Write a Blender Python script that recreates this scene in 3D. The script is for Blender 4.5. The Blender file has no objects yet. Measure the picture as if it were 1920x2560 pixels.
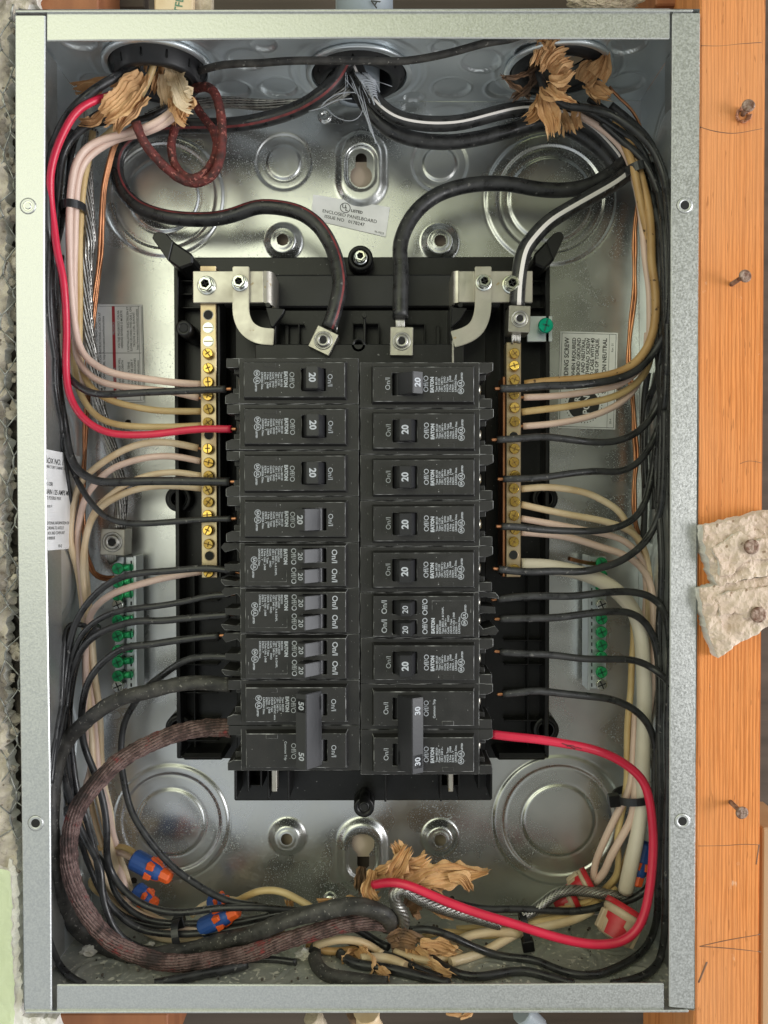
import bpy, bmesh, math, random
import numpy as np
from mathutils import Vector, Matrix, noise as mnoise
SC = bpy.context.scene
COL = SC.collection
MM = 0.001
R = math.radians

# ------------------------------------------------------------------ camera
CAM = np.array([13.684, -428.272, 9.435])           # mm
PITCH, YAW, ROLL = -0.0178378869, -3.729e-05, 0.00144617
def _rot(a, b, c):
    ca, sa, cb, sb, cc, sc_ = math.cos(a), math.sin(a), math.cos(b), math.sin(b), math.cos(c), math.sin(c)
    Rx = np.array([[1, 0, 0], [0, ca, -sa], [0, sa, ca]]); Rz = np.array([[cb, -sb, 0], [sb, cb, 0], [0, 0, 1]])
    Ry = np.array([[cc, 0, sc_], [0, 1, 0], [-sc_, 0, cc]])
    return Rz @ Rx @ Ry
CR = _rot(PITCH, YAW, ROLL)
cam = bpy.data.cameras.new('camera'); camo = bpy.data.objects.new('camera', cam); COL.objects.link(camo)
cam.sensor_fit = 'HORIZONTAL'; cam.sensor_width = 36; cam.lens = 2000 / 1920 * 36
cam.clip_start = 0.01; cam.clip_end = 50
m3 = np.stack([CR[:, 0], CR[:, 2], -CR[:, 1]], axis=1)    # blender cam axes: x right, y up, -z forward
M = Matrix.Identity(4)
for i in range(3):
    for j in range(3): M[i][j] = m3[i, j]
    M[i][3] = CAM[i] * MM
camo.matrix_world = M
SC.camera = camo

# ------------------------------------------------------------------ world, lamps
world = bpy.data.worlds.new('World'); SC.world = world; world.use_nodes = True
wn = world.node_tree; wn.nodes.clear()
def wnode(t, **k):
    n = wn.nodes.new(t)
    for a, b in k.items(): setattr(n, a, b)
    return n
w_out = wnode('ShaderNodeOutputWorld'); w_bg = wnode('ShaderNodeBackground'); w_tc = wnode('ShaderNodeTexCoord')
wn.links.new(w_bg.outputs[0], w_out.inputs[0]); w_bg.inputs[1].default_value = 1.0
def w_blob(prev, d, ang0, ang1, colour):
    d = Vector(d).normalized()
    dot = wnode('ShaderNodeVectorMath', operation='DOT_PRODUCT'); dot.inputs[1].default_value = d
    wn.links.new(w_tc.outputs['Generated'], dot.inputs[0])
    mr = wnode('ShaderNodeMapRange', interpolation_type='SMOOTHSTEP')
    mr.inputs[1].default_value = math.cos(R(ang1)); mr.inputs[2].default_value = math.cos(R(ang0))
    wn.links.new(dot.outputs['Value'], mr.inputs[0])
    mx = wnode('ShaderNodeMix', data_type='RGBA')
    wn.links.new(mr.outputs[0], mx.inputs[0])
    if isinstance(prev, tuple): mx.inputs[6].default_value = (*prev, 1)
    else: wn.links.new(prev, mx.inputs[6])
    mx.inputs[7].default_value = (*colour, 1)
    return mx.outputs[2]
ENV = [((0.68, 0.69, 0.64),),
       ((-.32, -1, .62), 10, 42, (.78, .86, .46)),        # pale green wall, up and to the left
       ((-.8, -1, 0), 10, 36, (.78, .82, .58)),
       ((-.35, -1, -.6), 10, 34, (.62, .66, .70)),
       ((1, -.40, -.12), 20, 52, (1.30, 1.35, 1.45)),     # daylight from the right
       ((1, -.16, -.02), 10, 24, (6.5, 6.6, 6.8)),        # extra bright patch added at the right horizon to glint on the handles
       ((.30, -1, .34), 7, 23, (.16, .165, .11)),
       ((.34, -1, -.40), 7, 22, (.20, .20, .17)),
       ((.04, -1, .02), 4, 13, (.16, .16, .15))]          # the photographer
c = ENV[0][0]
for e in ENV[1:]: c = w_blob(c, *e)
wn.links.new(c, w_bg.inputs[0])
def area(name, loc, target, size, power, colour):
    l = bpy.data.lights.new(name, 'AREA'); l.shape = 'DISK'; l.size = size; l.energy = power; l.color = colour
    o = bpy.data.objects.new(name, l); COL.objects.link(o); o.location = loc
    o.rotation_euler = (Vector(target) - Vector(loc)).to_track_quat('-Z', 'Y').to_euler()
area('window_light', (1.06, -0.72, -0.10), (0, 0.03, 0), 0.5, 6.5, (1.0, .98, .96))
area('fill_light', (-0.62, -1.30, 0.52), (0, 0.05, 0), 1.4, 6.8, (1.0, 1.0, .86))  # added fill lamp that lifts the inside of the box
SC.view_settings.view_transform = 'Standard'; SC.view_settings.look = 'None'
SC.view_settings.exposure = 0.0; SC.view_settings.gamma = 1
SC.render.engine = 'CYCLES'
try: SC.cycles.max_bounces = 8; SC.cycles.glossy_bounces = 5; SC.cycles.diffuse_bounces = 4; SC.cycles.use_denoising = True
except Exception: pass

# ------------------------------------------------------------------ pixel (1920x2560 photograph) -> place
def ray(px, py):
    return CR @ np.array([(px - 960) / 2000, 1, -(py - 1280) / 2000])
def P(px, py, d):
    w = ray(px, py); t = (d - CAM[1]) / w[1]; return CAM + w * t
def Pz(px, py, z):
    w = ray(px, py); t = (z - CAM[2]) / w[2]; return CAM + w * t
def Px(px, py, x):
    w = ray(px, py); t = (x - CAM[0]) / w[0]; return CAM + w * t
TS = 2.592
W2, H2, DB = 181.5, 268.1, 98.5          # half width, half height, depth of the box
def parse(s, dflt=40):
    """'rc:x,y[,d] x,y ...; rc:...'  tile row/col points -> list of mm points with interpolated depth"""
    pts = []
    for seg in s.split(';'):
        seg = seg.strip()
        if not seg: continue
        code, rest = seg.split(':')
        if code == 'S': ox, oy, k = 0, 0, 1
        else: ox, oy, k = int(code[1]) * 640, int(code[0]) * 640, TS
        for t in rest.split():
            v = [float(q) for q in t.split(',')]
            pts.append([ox + v[0] / k, oy + v[1] / k, v[2] if len(v) > 2 else None])
    if pts[0][2] is None: pts[0][2] = dflt
    if pts[-1][2] is None: pts[-1][2] = next(p[2] for p in reversed(pts) if p[2] is not None)
    kn = [i for i, p in enumerate(pts) if p[2] is not None]
    for a, b in zip(kn, kn[1:]):
        for i in range(a + 1, b):
            f = (i - a) / (b - a); f = f * f * (3 - 2 * f); pts[i][2] = pts[a][2] * (1 - f) + pts[b][2] * f
    return [inbox(*p) for p in pts]
MARG = 2.6
def inbox(px, py, d):
    """keeps a point of a wire inside the sheet metal: where the depth would push it through a wall it rests on that wall"""
    q = P(px, py, d)
    if not (45 < px < 1745 and 60 < py < 2500) or d > 100 or d < 3: return q
    for ax, lim in ((2, -H2 + MARG), (2, H2 - MARG), (0, -W2 + MARG), (0, W2 - MARG)):
        if (q[ax] < lim) if lim < 0 else (q[ax] > lim):
            w = ray(px, py); t = (lim - CAM[ax]) / w[ax]; r = CAM + w * t
            if r[1] > 4: q = r
    return q

# ------------------------------------------------------------------ materials
MATS = {}
def mat(name, base, rough=.5, metal=0., var=None, vscale=60, bump=0, bscale=300, stretch=(1, 1, 1), spec=.5, rvar=0, coat=0, detail=3, vlo=.35, vhi=.65):
    m = bpy.data.materials.new(name); m.use_nodes = True; nt = m.node_tree; b = nt.nodes['Principled BSDF']
    b.inputs['Base Color'].default_value = (*base, 1); b.inputs['Roughness'].default_value = rough; b.inputs['Metallic'].default_value = metal
    b.inputs['Specular IOR Level'].default_value = spec; b.inputs['Coat Weight'].default_value = coat
    tc = nt.nodes.new('ShaderNodeTexCoord'); mp = nt.nodes.new('ShaderNodeMapping'); mp.inputs['Scale'].default_value = stretch
    nt.links.new(tc.outputs['Object'], mp.inputs[0])
    if var or rvar:
        n = nt.nodes.new('ShaderNodeTexNoise'); n.inputs['Scale'].default_value = vscale; n.inputs['Detail'].default_value = detail
        nt.links.new(mp.outputs[0], n.inputs[0])
        mr = nt.nodes.new('ShaderNodeMapRange'); mr.inputs[1].default_value = vlo; mr.inputs[2].default_value = vhi
        nt.links.new(n.outputs[0], mr.inputs[0])
        if var:
            mx = nt.nodes.new('ShaderNodeMix'); mx.data_type = 'RGBA'; nt.links.new(mr.outputs[0], mx.inputs[0])
            mx.inputs[6].default_value = (*base, 1); mx.inputs[7].default_value = (*var, 1); nt.links.new(mx.outputs[2], b.inputs['Base Color'])
        if rvar:
            m2 = nt.nodes.new('ShaderNodeMapRange'); m2.inputs[3].default_value = rough - rvar; m2.inputs[4].default_value = rough + rvar
            nt.links.new(mr.outputs[0], m2.inputs[0]); nt.links.new(m2.outputs[0], b.inputs['Roughness'])
    if bump:
        n2 = nt.nodes.new('ShaderNodeTexNoise'); n2.inputs['Scale'].default_value = bscale; n2.inputs['Detail'].default_value = 4
        nt.links.new(mp.outputs[0], n2.inputs[0])
        bp = nt.nodes.new('ShaderNodeBump'); bp.inputs['Strength'].default_value = bump; bp.inputs['Distance'].default_value = .001
        nt.links.new(n2.outputs[0], bp.inputs['Height']); nt.links.new(bp.outputs[0], b.inputs['Normal'])
    MATS[name] = m
    return m
def specks(m, colour, scale=900, thr=.68, rough=.6, metal=0, soft=.03, src='noise'):
    """adds small specks of dust / scratches over a material"""
    nt = m.node_tree; b = nt.nodes['Principled BSDF']
    tc = nt.nodes.new('ShaderNodeTexCoord'); n = nt.nodes.new('ShaderNodeTexNoise'); n.inputs['Scale'].default_value = scale; n.inputs['Detail'].default_value = 2
    nt.links.new(tc.outputs['Object'], n.inputs[0])
    mr = nt.nodes.new('ShaderNodeMapRange'); mr.inputs[1].default_value = thr; mr.inputs[2].default_value = thr + soft
    nt.links.new(n.outputs[0], mr.inputs[0])
    for sock, val in (('Base Color', (*colour, 1)), ('Roughness', rough), ('Metallic', metal)):
        s = b.inputs[sock]; mx = nt.nodes.new('ShaderNodeMix')
        mx.data_type = 'RGBA' if sock == 'Base Color' else 'FLOAT'
        ia, ib, io = (6, 7, 2) if sock == 'Base Color' else (2, 3, 0)
        if s.is_linked:
            l = s.links[0]; nt.links.new(l.from_socket, mx.inputs[ia]); nt.links.remove(l)
        else: mx.inputs[ia].default_value = s.default_value
        mx.inputs[ib].default_value = val
        nt.links.new(mr.outputs[0], mx.inputs[0]); nt.links.new(mx.outputs[io], s)
    return m

galv = specks(mat('galvanised_sheet', (.56, .57, .56), .28, .94, var=(.66, .67, .65), vscale=25, rvar=.06, bump=.10, bscale=24), (.60, .62, .64), 1300, .63, .5, .5)
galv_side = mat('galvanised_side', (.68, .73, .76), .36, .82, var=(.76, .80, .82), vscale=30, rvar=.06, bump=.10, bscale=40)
galv_fl = mat('galvanised_flange', (.50, .51, .50), .40, .9, var=(.60, .61, .60), vscale=1100, rvar=.07, bump=.12, bscale=800, detail=5)
galv_floor = specks(mat('dusty_galvanised_floor', (.36, .37, .34), .52, .5, var=(.48, .48, .43), vscale=45, bump=.25, bscale=500), (.55, .53, .45), 350, .60, .9, 0)
blackp = specks(mat('black_moulded_plastic', (.016, .0155, .015), .44, 0, spec=.42, var=(.019, .018, .0175), vscale=120, bump=.12, bscale=1500, rvar=.06), (.30, .30, .30), 800, .735, .7, 0)
worn = mat('worn_plastic_edge', (.035, .035, .035), .5, 0, var=(.34, .34, .34), vscale=170, vlo=.46, vhi=.66)
blackgl = mat('glossy_black_plastic', (.016, .016, .018), .33, 0, bump=.03, bscale=400)
chas = specks(mat('black_chassis_plastic', (.005, .005, .005), .34, 0, spec=.35, var=(.009, .009, .009), vscale=90, bump=.06, bscale=700), (.16, .16, .16), 500, .74, .7, 0)
chas_b = mat('matte_black_chassis_plastic', (.014, .014, .015), .42, 0, spec=.4, var=(.018, .018, .02), vscale=50, bump=.05, bscale=900)
dark = mat('hole_shade', (.008, .008, .008), .8)  # flat dark fill painting the shade inside holes and slots
ink = mat('white_printing', (.40, .42, .46), .55)
inkd = mat('raised_dark_lettering', (.16, .16, .16), .5)
inkk = mat('black_printing', (.03, .03, .03), .6)
paperw = mat('white_label_paper', (.92, .92, .92), .5, 0, var=(.82, .82, .82), vscale=80)
labred = mat('red_label_ink', (.42, .03, .045), .5)
wblack = specks(mat('black_wire_insulation', (.016, .016, .017), .36, 0, var=(.030, .030, .031), vscale=150, rvar=.10, bump=.10, bscale=300, vlo=.4, vhi=.6), (.13, .125, .12), 330, .69, .8, 0)
wdusty = specks(mat('dusty_black_rubber', (.022, .021, .020), .6, 0, var=(.060, .056, .05), vscale=140, bump=.5, bscale=350), (.2, .19, .17), 600, .66, .9, 0)
wred = mat('red_wire_insulation', (.66, .022, .065), .32, 0, var=(.58, .018, .055), vscale=80)
wpink = mat('pinkish_white_insulation', (.74, .55, .46), .38, 0, var=(.66, .48, .40), vscale=60)
wcream = mat('cream_wire_insulation', (.74, .60, .42), .4, 0, var=(.60, .44, .26), vscale=45)
wyel = mat('yellowed_wire_insulation', (.64, .48, .24), .42, 0, var=(.52, .35, .15), vscale=45)
wbrown = specks(mat('orange_brown_insulation', (.50, .31, .13), .42, 0, var=(.40, .23, .09), vscale=60, bump=.1), (.10, .05, .02), 250, .66, .6, 0)
wwhite = mat('thick_white_insulation', (.70, .64, .54), .36, 0, var=(.62, .55, .44), vscale=30, bump=.1, bscale=120)
stripe_r = mat('red_cable_stripe', (.22, .035, .035), .5, 0, var=(.10, .02, .02), vscale=200)
stripe_glint_w = mat('white_stripe_and_glint', (.72, .68, .66), .45)  # true stripe on one cable, painted window highlight on another
copper = mat('bare_copper', (.58, .27, .14), .34, .95, var=(.40, .18, .09), vscale=120)
alu = mat('bare_aluminium', (.50, .49, .46), .36, .9, var=(.32, .31, .29), vscale=200)
strapm = specks(mat('tinned_aluminium_strap', (.50, .48, .43), .38, .85, var=(.40, .37, .32), vscale=60, rvar=.1, bump=.12, bscale=250), (.35, .28, .18), 180, .68, .5, .6)
lugm = mat('cast_aluminium_lug', (.48, .46, .40), .32, .9, var=(.40, .38, .33), vscale=200, bump=.08, bscale=500)
zinc = mat('zinc_plated_screw', (.68, .72, .74), .20, .95, var=(.80, .80, .62), vscale=150)
brass = mat('brass_screw', (.72, .49, .12), .22, .95, var=(.55, .35, .08), vscale=200)
brassbar = mat('tin_brass_bar', (.54, .45, .28), .36, .9, var=(.44, .33, .22), vscale=60, rvar=.08)
green = mat('green_screw', (.02, .36, .14), .22, .55, var=(.05, .46, .16), vscale=200)
teal = mat('teal_green_screw', (.0, .42, .26), .22, .45, var=(.01, .50, .30), vscale=200)
kraft = mat('kraft_paper', (.68, .42, .21), .8, 0, var=(.50, .28, .125), vscale=90, bump=.5, bscale=250)
kraftd = mat('dirty_kraft_paper', (.30, .17, .09), .85, 0, var=(.12, .075, .05), vscale=120, bump=.6, bscale=300)
cloth = specks(mat('old_red_brown_braid', (.14, .022, .018), .7, 0, var=(.045, .012, .010), vscale=220, bump=.9, bscale=700), (.30, .10, .08), 500, .62, .8, 0)
nutblue = mat('blue_plastic', (.022, .075, .28), .5)
nutorange = mat('orange_plastic', (.74, .11, .02), .45)
nuttan = mat('tan_plastic', (.52, .40, .28), .45)
nutred = mat('red_plastic', (.50, .02, .03), .42)
rust = mat('rusty_nail_metal', (.34, .25, .20), .55, .4, var=(.13, .06, .035), vscale=420, bump=.8, bscale=700)
plaster = specks(mat('broken_plaster', (.62, .51, .42), .9, 0, var=(.50, .38, .30), vscale=45, bump=.45, bscale=260), (.30, .21, .15), 200, .70, .95, 0)
plasterw = mat('white_plaster_edge', (.72, .70, .66), .9, 0, var=(.60, .56, .50), vscale=90, bump=.7, bscale=300)
greenpaint = mat('pale_green_wall_paint', (.56, .62, .40), .5, 0, var=(.50, .56, .36), vscale=30, bump=.35, bscale=120)
wiremesh = mat('galvanised_wire_mesh', (.16, .16, .15), .45, .8, var=(.40, .40, .38), vscale=300)
wplaster = specks(mat('grey_broken_plaster', (.56, .50, .42), .92, 0, var=(.22, .19, .16), vscale=55, bump=.9, bscale=300, vlo=.4, vhi=.62), (.16, .13, .10), 220, .64, .95, 0)
grout = mat('dirty_grey_mortar', (.16, .135, .11), .95, 0, var=(.04, .035, .03), vscale=60, bump=1, bscale=250)
greypvc = mat('grey_conduit_plastic', (.30, .34, .38), .4)
felt = mat('lint_insulation', (.50, .42, .32), .95, 0, var=(.34, .28, .20), vscale=250, bump=1, bscale=500)
sheath = mat('dark_wood_sheathing', (.10, .075, .06), .8, 0, var=(.06, .045, .035), vscale=25, stretch=(.15, 1, 3), bump=.3, bscale=90)
woodred = mat('reddish_framing_wood', (.36, .14, .055), .6, 0, var=(.24, .085, .035), vscale=60, stretch=(1, 1, .08), bump=.2)

def wood_mat():
    m = bpy.data.materials.new('orange_pine_wood'); m.use_nodes = True; nt = m.node_tree; b = nt.nodes['Principled BSDF']; L = nt.links.new
    tc = nt.nodes.new('ShaderNodeTexCoord')
    def noise(scale, det, st, rough=.5):
        mp = nt.nodes.new('ShaderNodeMapping'); mp.inputs['Scale'].default_value = st; L(tc.outputs['Object'], mp.inputs[0])
        n = nt.nodes.new('ShaderNodeTexNoise'); n.inputs['Scale'].default_value = scale; n.inputs['Detail'].default_value = det; n.inputs['Roughness'].default_value = rough; L(mp.outputs[0], n.inputs[0]); return n.outputs[0]
    def rng(src, a, b_, c=0., d=1.):
        r = nt.nodes.new('ShaderNodeMapRange'); L(src, r.inputs[0])
        for k, q in enumerate((a, b_, c, d)): r.inputs[k + 1].default_value = q
        return r.outputs[0]
    def mix(f, a, c, mode='MIX'):
        x = nt.nodes.new('ShaderNodeMix'); x.data_type = 'RGBA'; x.blend_type = mode
        if isinstance(f, float): x.inputs[0].default_value = f
        else: L(f, x.inputs[0])
        for q, s in ((a, 6), (c, 7)):
            if isinstance(q, tuple): x.inputs[s].default_value = (*q, 1)
            else: L(q, x.inputs[s])
        return x.outputs[2]
    mp = nt.nodes.new('ShaderNodeMapping'); mp.inputs['Scale'].default_value = (1, 1, .03); L(tc.outputs['Object'], mp.inputs[0])
    # growth rings: closer together towards the right of the face, wandering slowly
    w = nt.nodes.new('ShaderNodeTexWave'); w.wave_type = 'BANDS'; w.bands_direction = 'X'; w.wave_profile = 'SIN'
    w.inputs['Scale'].default_value = 150; w.inputs['Distortion'].default_value = 9; w.inputs['Detail'].default_value = 5; w.inputs['Detail Scale'].default_value = 1.3; w.inputs['Detail Roughness'].default_value = .62; L(mp.outputs[0], w.inputs[0])
    rings = rng(w.outputs[0], .12, .62)
    base = mix(rings, (.55, .18, .045), (.70, .26, .078))
    base = mix(rng(noise(420, 3, (1, 1, .02)), .38, .62), base, (.60, .235, .078)) if False else base
    streak = rng(noise(1300, 4, (1, 1, .035), .7), .34, .62, .80, 1.05)
    sc_ = nt.nodes.new('ShaderNodeCombineColor'); [L(streak, sc_.inputs[k]) for k in range(3)]
    base = mix(.9, base, sc_.outputs[0], 'MULTIPLY')
    base = mix(rng(noise(12, 4, (1, 1, .35)), .42, .70, 0, .55), base, (.62, .30, .14))
    base = mix(rng(noise(700, 2, (1, 1, .12)), .68, .74, 0, .5), base, (.22, .07, .02))
    base = mix(rng(noise(120, 5, (1, 1, .6), .7), .66, .74, 0, .6), base, (.70, .50, .36))
    L(base, b.inputs['Base Color']); b.inputs['Roughness'].default_value = .75; b.inputs['Specular IOR Level'].default_value = .25
    bp = nt.nodes.new('ShaderNodeBump'); bp.inputs['Strength'].default_value = .7; bp.inputs['Distance'].default_value = .0006; L(streak, bp.inputs['Height']); L(bp.outputs[0], b.inputs['Normal'])
    return m
pine = wood_mat()
def braid_mat():
    """weathered red cable jacket worn to black grooves"""
    m = bpy.data.materials.new('worn_red_braid'); m.use_nodes = True; nt = m.node_tree; b = nt.nodes['Principled BSDF']
    tc = nt.nodes.new('ShaderNodeTexCoord')
    n = nt.nodes.new('ShaderNodeTexNoise'); n.inputs['Scale'].default_value = 55; n.inputs['Detail'].default_value = 8; n.inputs['Roughness'].default_value = .72; nt.links.new(tc.outputs['Object'], n.inputs[0])
    r = nt.nodes.new('ShaderNodeValToRGB'); cr = r.color_ramp
    cr.elements[0].position = .38; cr.elements[0].color = (.030, .018, .016, 1); cr.elements[1].position = .68; cr.elements[1].color = (.26, .035, .035, 1)
    for p, c in ((.46, (.085, .045, .04)), (.52, (.17, .11, .10)), (.57, (.11, .05, .045)), (.61, (.20, .035, .035))): e = cr.elements.new(p); e.color = (*c, 1)
    nt.links.new(n.outputs[0], r.inputs[0]); nt.links.new(r.outputs[0], b.inputs['Base Color']); b.inputs['Roughness'].default_value = .75
    n2 = nt.nodes.new('ShaderNodeTexNoise'); n2.inputs['Scale'].default_value = 700; n2.inputs['Detail'].default_value = 3; nt.links.new(tc.outputs['Object'], n2.inputs[0])
    bp = nt.nodes.new('ShaderNodeBump'); bp.inputs['Strength'].default_value = .8; bp.inputs['Distance'].default_value = .0008; nt.links.new(n2.outputs[0], bp.inputs['Height']); nt.links.new(bp.outputs[0], b.inputs['Normal'])
    return m
braid = braid_mat()
braid_d = mat('cable_jacket_groove', (.018, .012, .010), .85)
alu_d = mat('strand_gap_shade', (.06, .055, .05), .6, .5)  # dark groove faces paint the shade between strands

# ------------------------------------------------------------------ geometry container
class G:
    def __init__(s): s.v = []; s.f = []; s.m = []; s.s = []
    def add(s, v, f, mi=0, sm=False):
        o = len(s.v); s.v.extend([tuple(map(float, q)) for q in v])
        for k, q in enumerate(f):
            s.f.append(tuple(i + o for i in q)); s.m.append(mi[k] if isinstance(mi, (list, tuple)) else mi); s.s.append(sm)
        return s
    def join(s, g, fn=None, mi=None):
        o = len(s.v); s.v.extend([tuple(fn(q)) if fn else q for q in g.v]); s.f.extend([tuple(i + o for i in q) for q in g.f])
        s.m.extend(g.m if mi is None else [mi] * len(g.m)); s.s.extend(g.s); return s
def link(name, g, mats, parent=None, origin=None, local=False):
    me = bpy.data.meshes.new(name)
    v = np.array(g.v, float)
    if not local:
        if parent is not None: origin = np.array(parent['_o'])
        elif origin is None: origin = v.mean(0)
        v = v - np.array(origin)
    me.from_pydata((v * MM).tolist(), [], g.f)
    mats = mats if isinstance(mats, (list, tuple)) else [mats]
    for q in mats: me.materials.append(q)
    me.polygons.foreach_set('material_index', np.array(g.m, 'i')); me.polygons.foreach_set('use_smooth', np.array(g.s, bool)); me.update()
    o = bpy.data.objects.new(name, me); COL.objects.link(o)
    if parent is not None:
        o.parent = parent
        if parent.type == 'MESH' or True: o['_o'] = list(parent['_o']) if '_o' in parent else [0, 0, 0]
    elif not local:
        o.location = [q * MM for q in origin]; o['_o'] = [float(q) for q in origin]
    return o
def tag(o, label=None, cat=None, group=None, kind=None):
    if label: o['label'] = label
    if cat: o['category'] = cat
    if group: o['group'] = group
    if kind: o['kind'] = kind
    return o
def thing(name, label, cat, loc, group=None, ry=0):
    o = bpy.data.objects.new(name, None); COL.objects.link(o); o.empty_display_size = .01
    o.location = [float(q) * MM for q in loc]; o['_o'] = [float(q) for q in loc]
    if ry: o.rotation_euler = (0, ry, 0)
    return tag(o, label, cat, group)
def copy_tree(o, parent=None):
    c = o.copy(); COL.objects.link(c); c.parent = parent
    for ch in [q for q in bpy.data.objects if q.parent == o]: copy_tree(ch, c)
    return c

def bbox(x0, x1, d0, d1, z0, z1, bev=0, edge_mi=1, seg=1, mi=0):
    g = G(); bm = bmesh.new()
    vs = [bm.verts.new(p) for p in ((x0, d0, z0), (x1, d0, z0), (x1, d1, z0), (x0, d1, z0), (x0, d0, z1), (x1, d0, z1), (x1, d1, z1), (x0, d1, z1))]
    for f in ((0, 1, 5, 4), (1, 2, 6, 5), (2, 3, 7, 6), (3, 0, 4, 7), (4, 5, 6, 7), (3, 2, 1, 0)): bm.faces.new([vs[i] for i in f]).material_index = mi
    if bev: bmesh.ops.bevel(bm, geom=bm.edges[:], offset=bev, segments=seg, affect='EDGES', material=edge_mi if edge_mi is not None else -1)
    return bm_to(bm, g)
def bm_to(bm, g=None, sm=False):
    g = g or G(); bm.verts.index_update()
    g.add([v.co[:] for v in bm.verts], [[v.index for v in f.verts] for f in bm.faces], [f.material_index for f in bm.faces], sm); bm.free(); return g
def prism(pts, d0, d1, bev=0, edge_mi=1, mi=0, top=None):
    """pts: list of (x,z) front outline at depth d0 (top: other outline), extruded to d1"""
    top = top or pts
    bm = bmesh.new(); n = len(pts)
    a = [bm.verts.new((p[0], d0, p[1])) for p in top]; b = [bm.verts.new((p[0], d1, p[1])) for p in pts]
    bm.faces.new(a).material_index = mi; bm.faces.new(b[::-1]).material_index = mi
    for i in range(n):
        j = (i + 1) % n; bm.faces.new([a[j], a[i], b[i], b[j]]).material_index = mi
    bmesh.ops.recalc_face_normals(bm, faces=bm.faces[:])
    if bev: bmesh.ops.bevel(bm, geom=bm.edges[:], offset=bev, segments=1, affect='EDGES', material=edge_mi if edge_mi is not None else -1)
    return bm_to(bm)
def ppoly(pxs, d0, d1, bev=0, edge_mi=None, mi=0):
    return prism([(P(x, y, d0)[0], P(x, y, d0)[2]) for x, y in pxs], d0, d1, bev, edge_mi, mi)
def pbox(x0, y0, x1, y1, d0, d1, bev=0, edge_mi=None, mi=0):
    a = P((x0 + x1) / 2, y0, d0); b = P((x0 + x1) / 2, y1, d0); l = P(x0, (y0 + y1) / 2, d0); r = P(x1, (y0 + y1) / 2, d0)
    return bbox(l[0], r[0], d0, d1, b[2], a[2], bev, edge_mi, 1, mi)
def lathe(c, axis, prof, n=24, mi=0, sm=True, cap=True):
    """prof: list of (r, h) along axis from centre c"""
    g = G(); ax = Vector(axis).normalized(); u = ax.orthogonal().normalized(); w = ax.cross(u); c = Vector([float(q) for q in c])
    v = []; f = []; fm = []
    for r, h in prof:
        for i in range(n):
            a = 2 * math.pi * i / n; v.append(c + ax * h + (u * math.cos(a) + w * math.sin(a)) * r)
    for k in range(len(prof) - 1):
        for i in range(n):
            j = (i + 1) % n; f.append((k * n + i, k * n + j, (k + 1) * n + j, (k + 1) * n + i)); fm.append(mi[k] if isinstance(mi, (list, tuple)) else mi)
    g.add(v, f, fm, sm)
    if cap:
        o = len(g.v) - len(v); l = mi if not isinstance(mi, (list, tuple)) else mi[-1]
        g.f.append(tuple(o + (len(prof) - 1) * n + i for i in range(n))); g.m.append(l); g.s.append(False)
        g.f.append(tuple(o + i for i in range(n))[::-1]); g.m.append(mi if not isinstance(mi, (list, tuple)) else mi[0]); g.s.append(False)
    return g
def resample(pts, step=3.0):
    pts = [np.array(p, float) for p in pts]
    pts = [2 * pts[0] - pts[1]] + pts + [2 * pts[-1] - pts[-2]]
    out = []
    for i in range(1, len(pts) - 2):
        p0, p1, p2, p3 = pts[i - 1:i + 3]
        a = .5; t0 = 0; t1 = t0 + max(np.linalg.norm(p1 - p0), 1e-3) ** a; t2 = t1 + max(np.linalg.norm(p2 - p1), 1e-3) ** a; t3 = t2 + max(np.linalg.norm(p3 - p2), 1e-3) ** a
        n = max(2, int(np.linalg.norm(p2 - p1) / step))
        for k in range(n):
            t = t1 + (t2 - t1) * k / n
            A1 = (t1 - t) / (t1 - t0) * p0 + (t - t0) / (t1 - t0) * p1; A2 = (t2 - t) / (t2 - t1) * p1 + (t - t1) / (t2 - t1) * p2; A3 = (t3 - t) / (t3 - t2) * p2 + (t - t2) / (t3 - t2) * p3
            B1 = (t2 - t) / (t2 - t0) * A1 + (t - t0) / (t2 - t0) * A2; B2 = (t3 - t) / (t3 - t1) * A2 + (t - t1) / (t3 - t1) * A3
            out.append((t2 - t) / (t2 - t1) * B1 + (t - t1) / (t2 - t1) * B2)
    out.append(pts[-2]); return out
def smooth_pts(p, it=2):
    p = [q.copy() for q in p]
    for _ in range(it): p = [p[0]] + [(p[i - 1] + 2 * p[i] + p[i + 1]) / 4 for i in range(1, len(p) - 1)] + [p[-1]]
    return p
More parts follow.
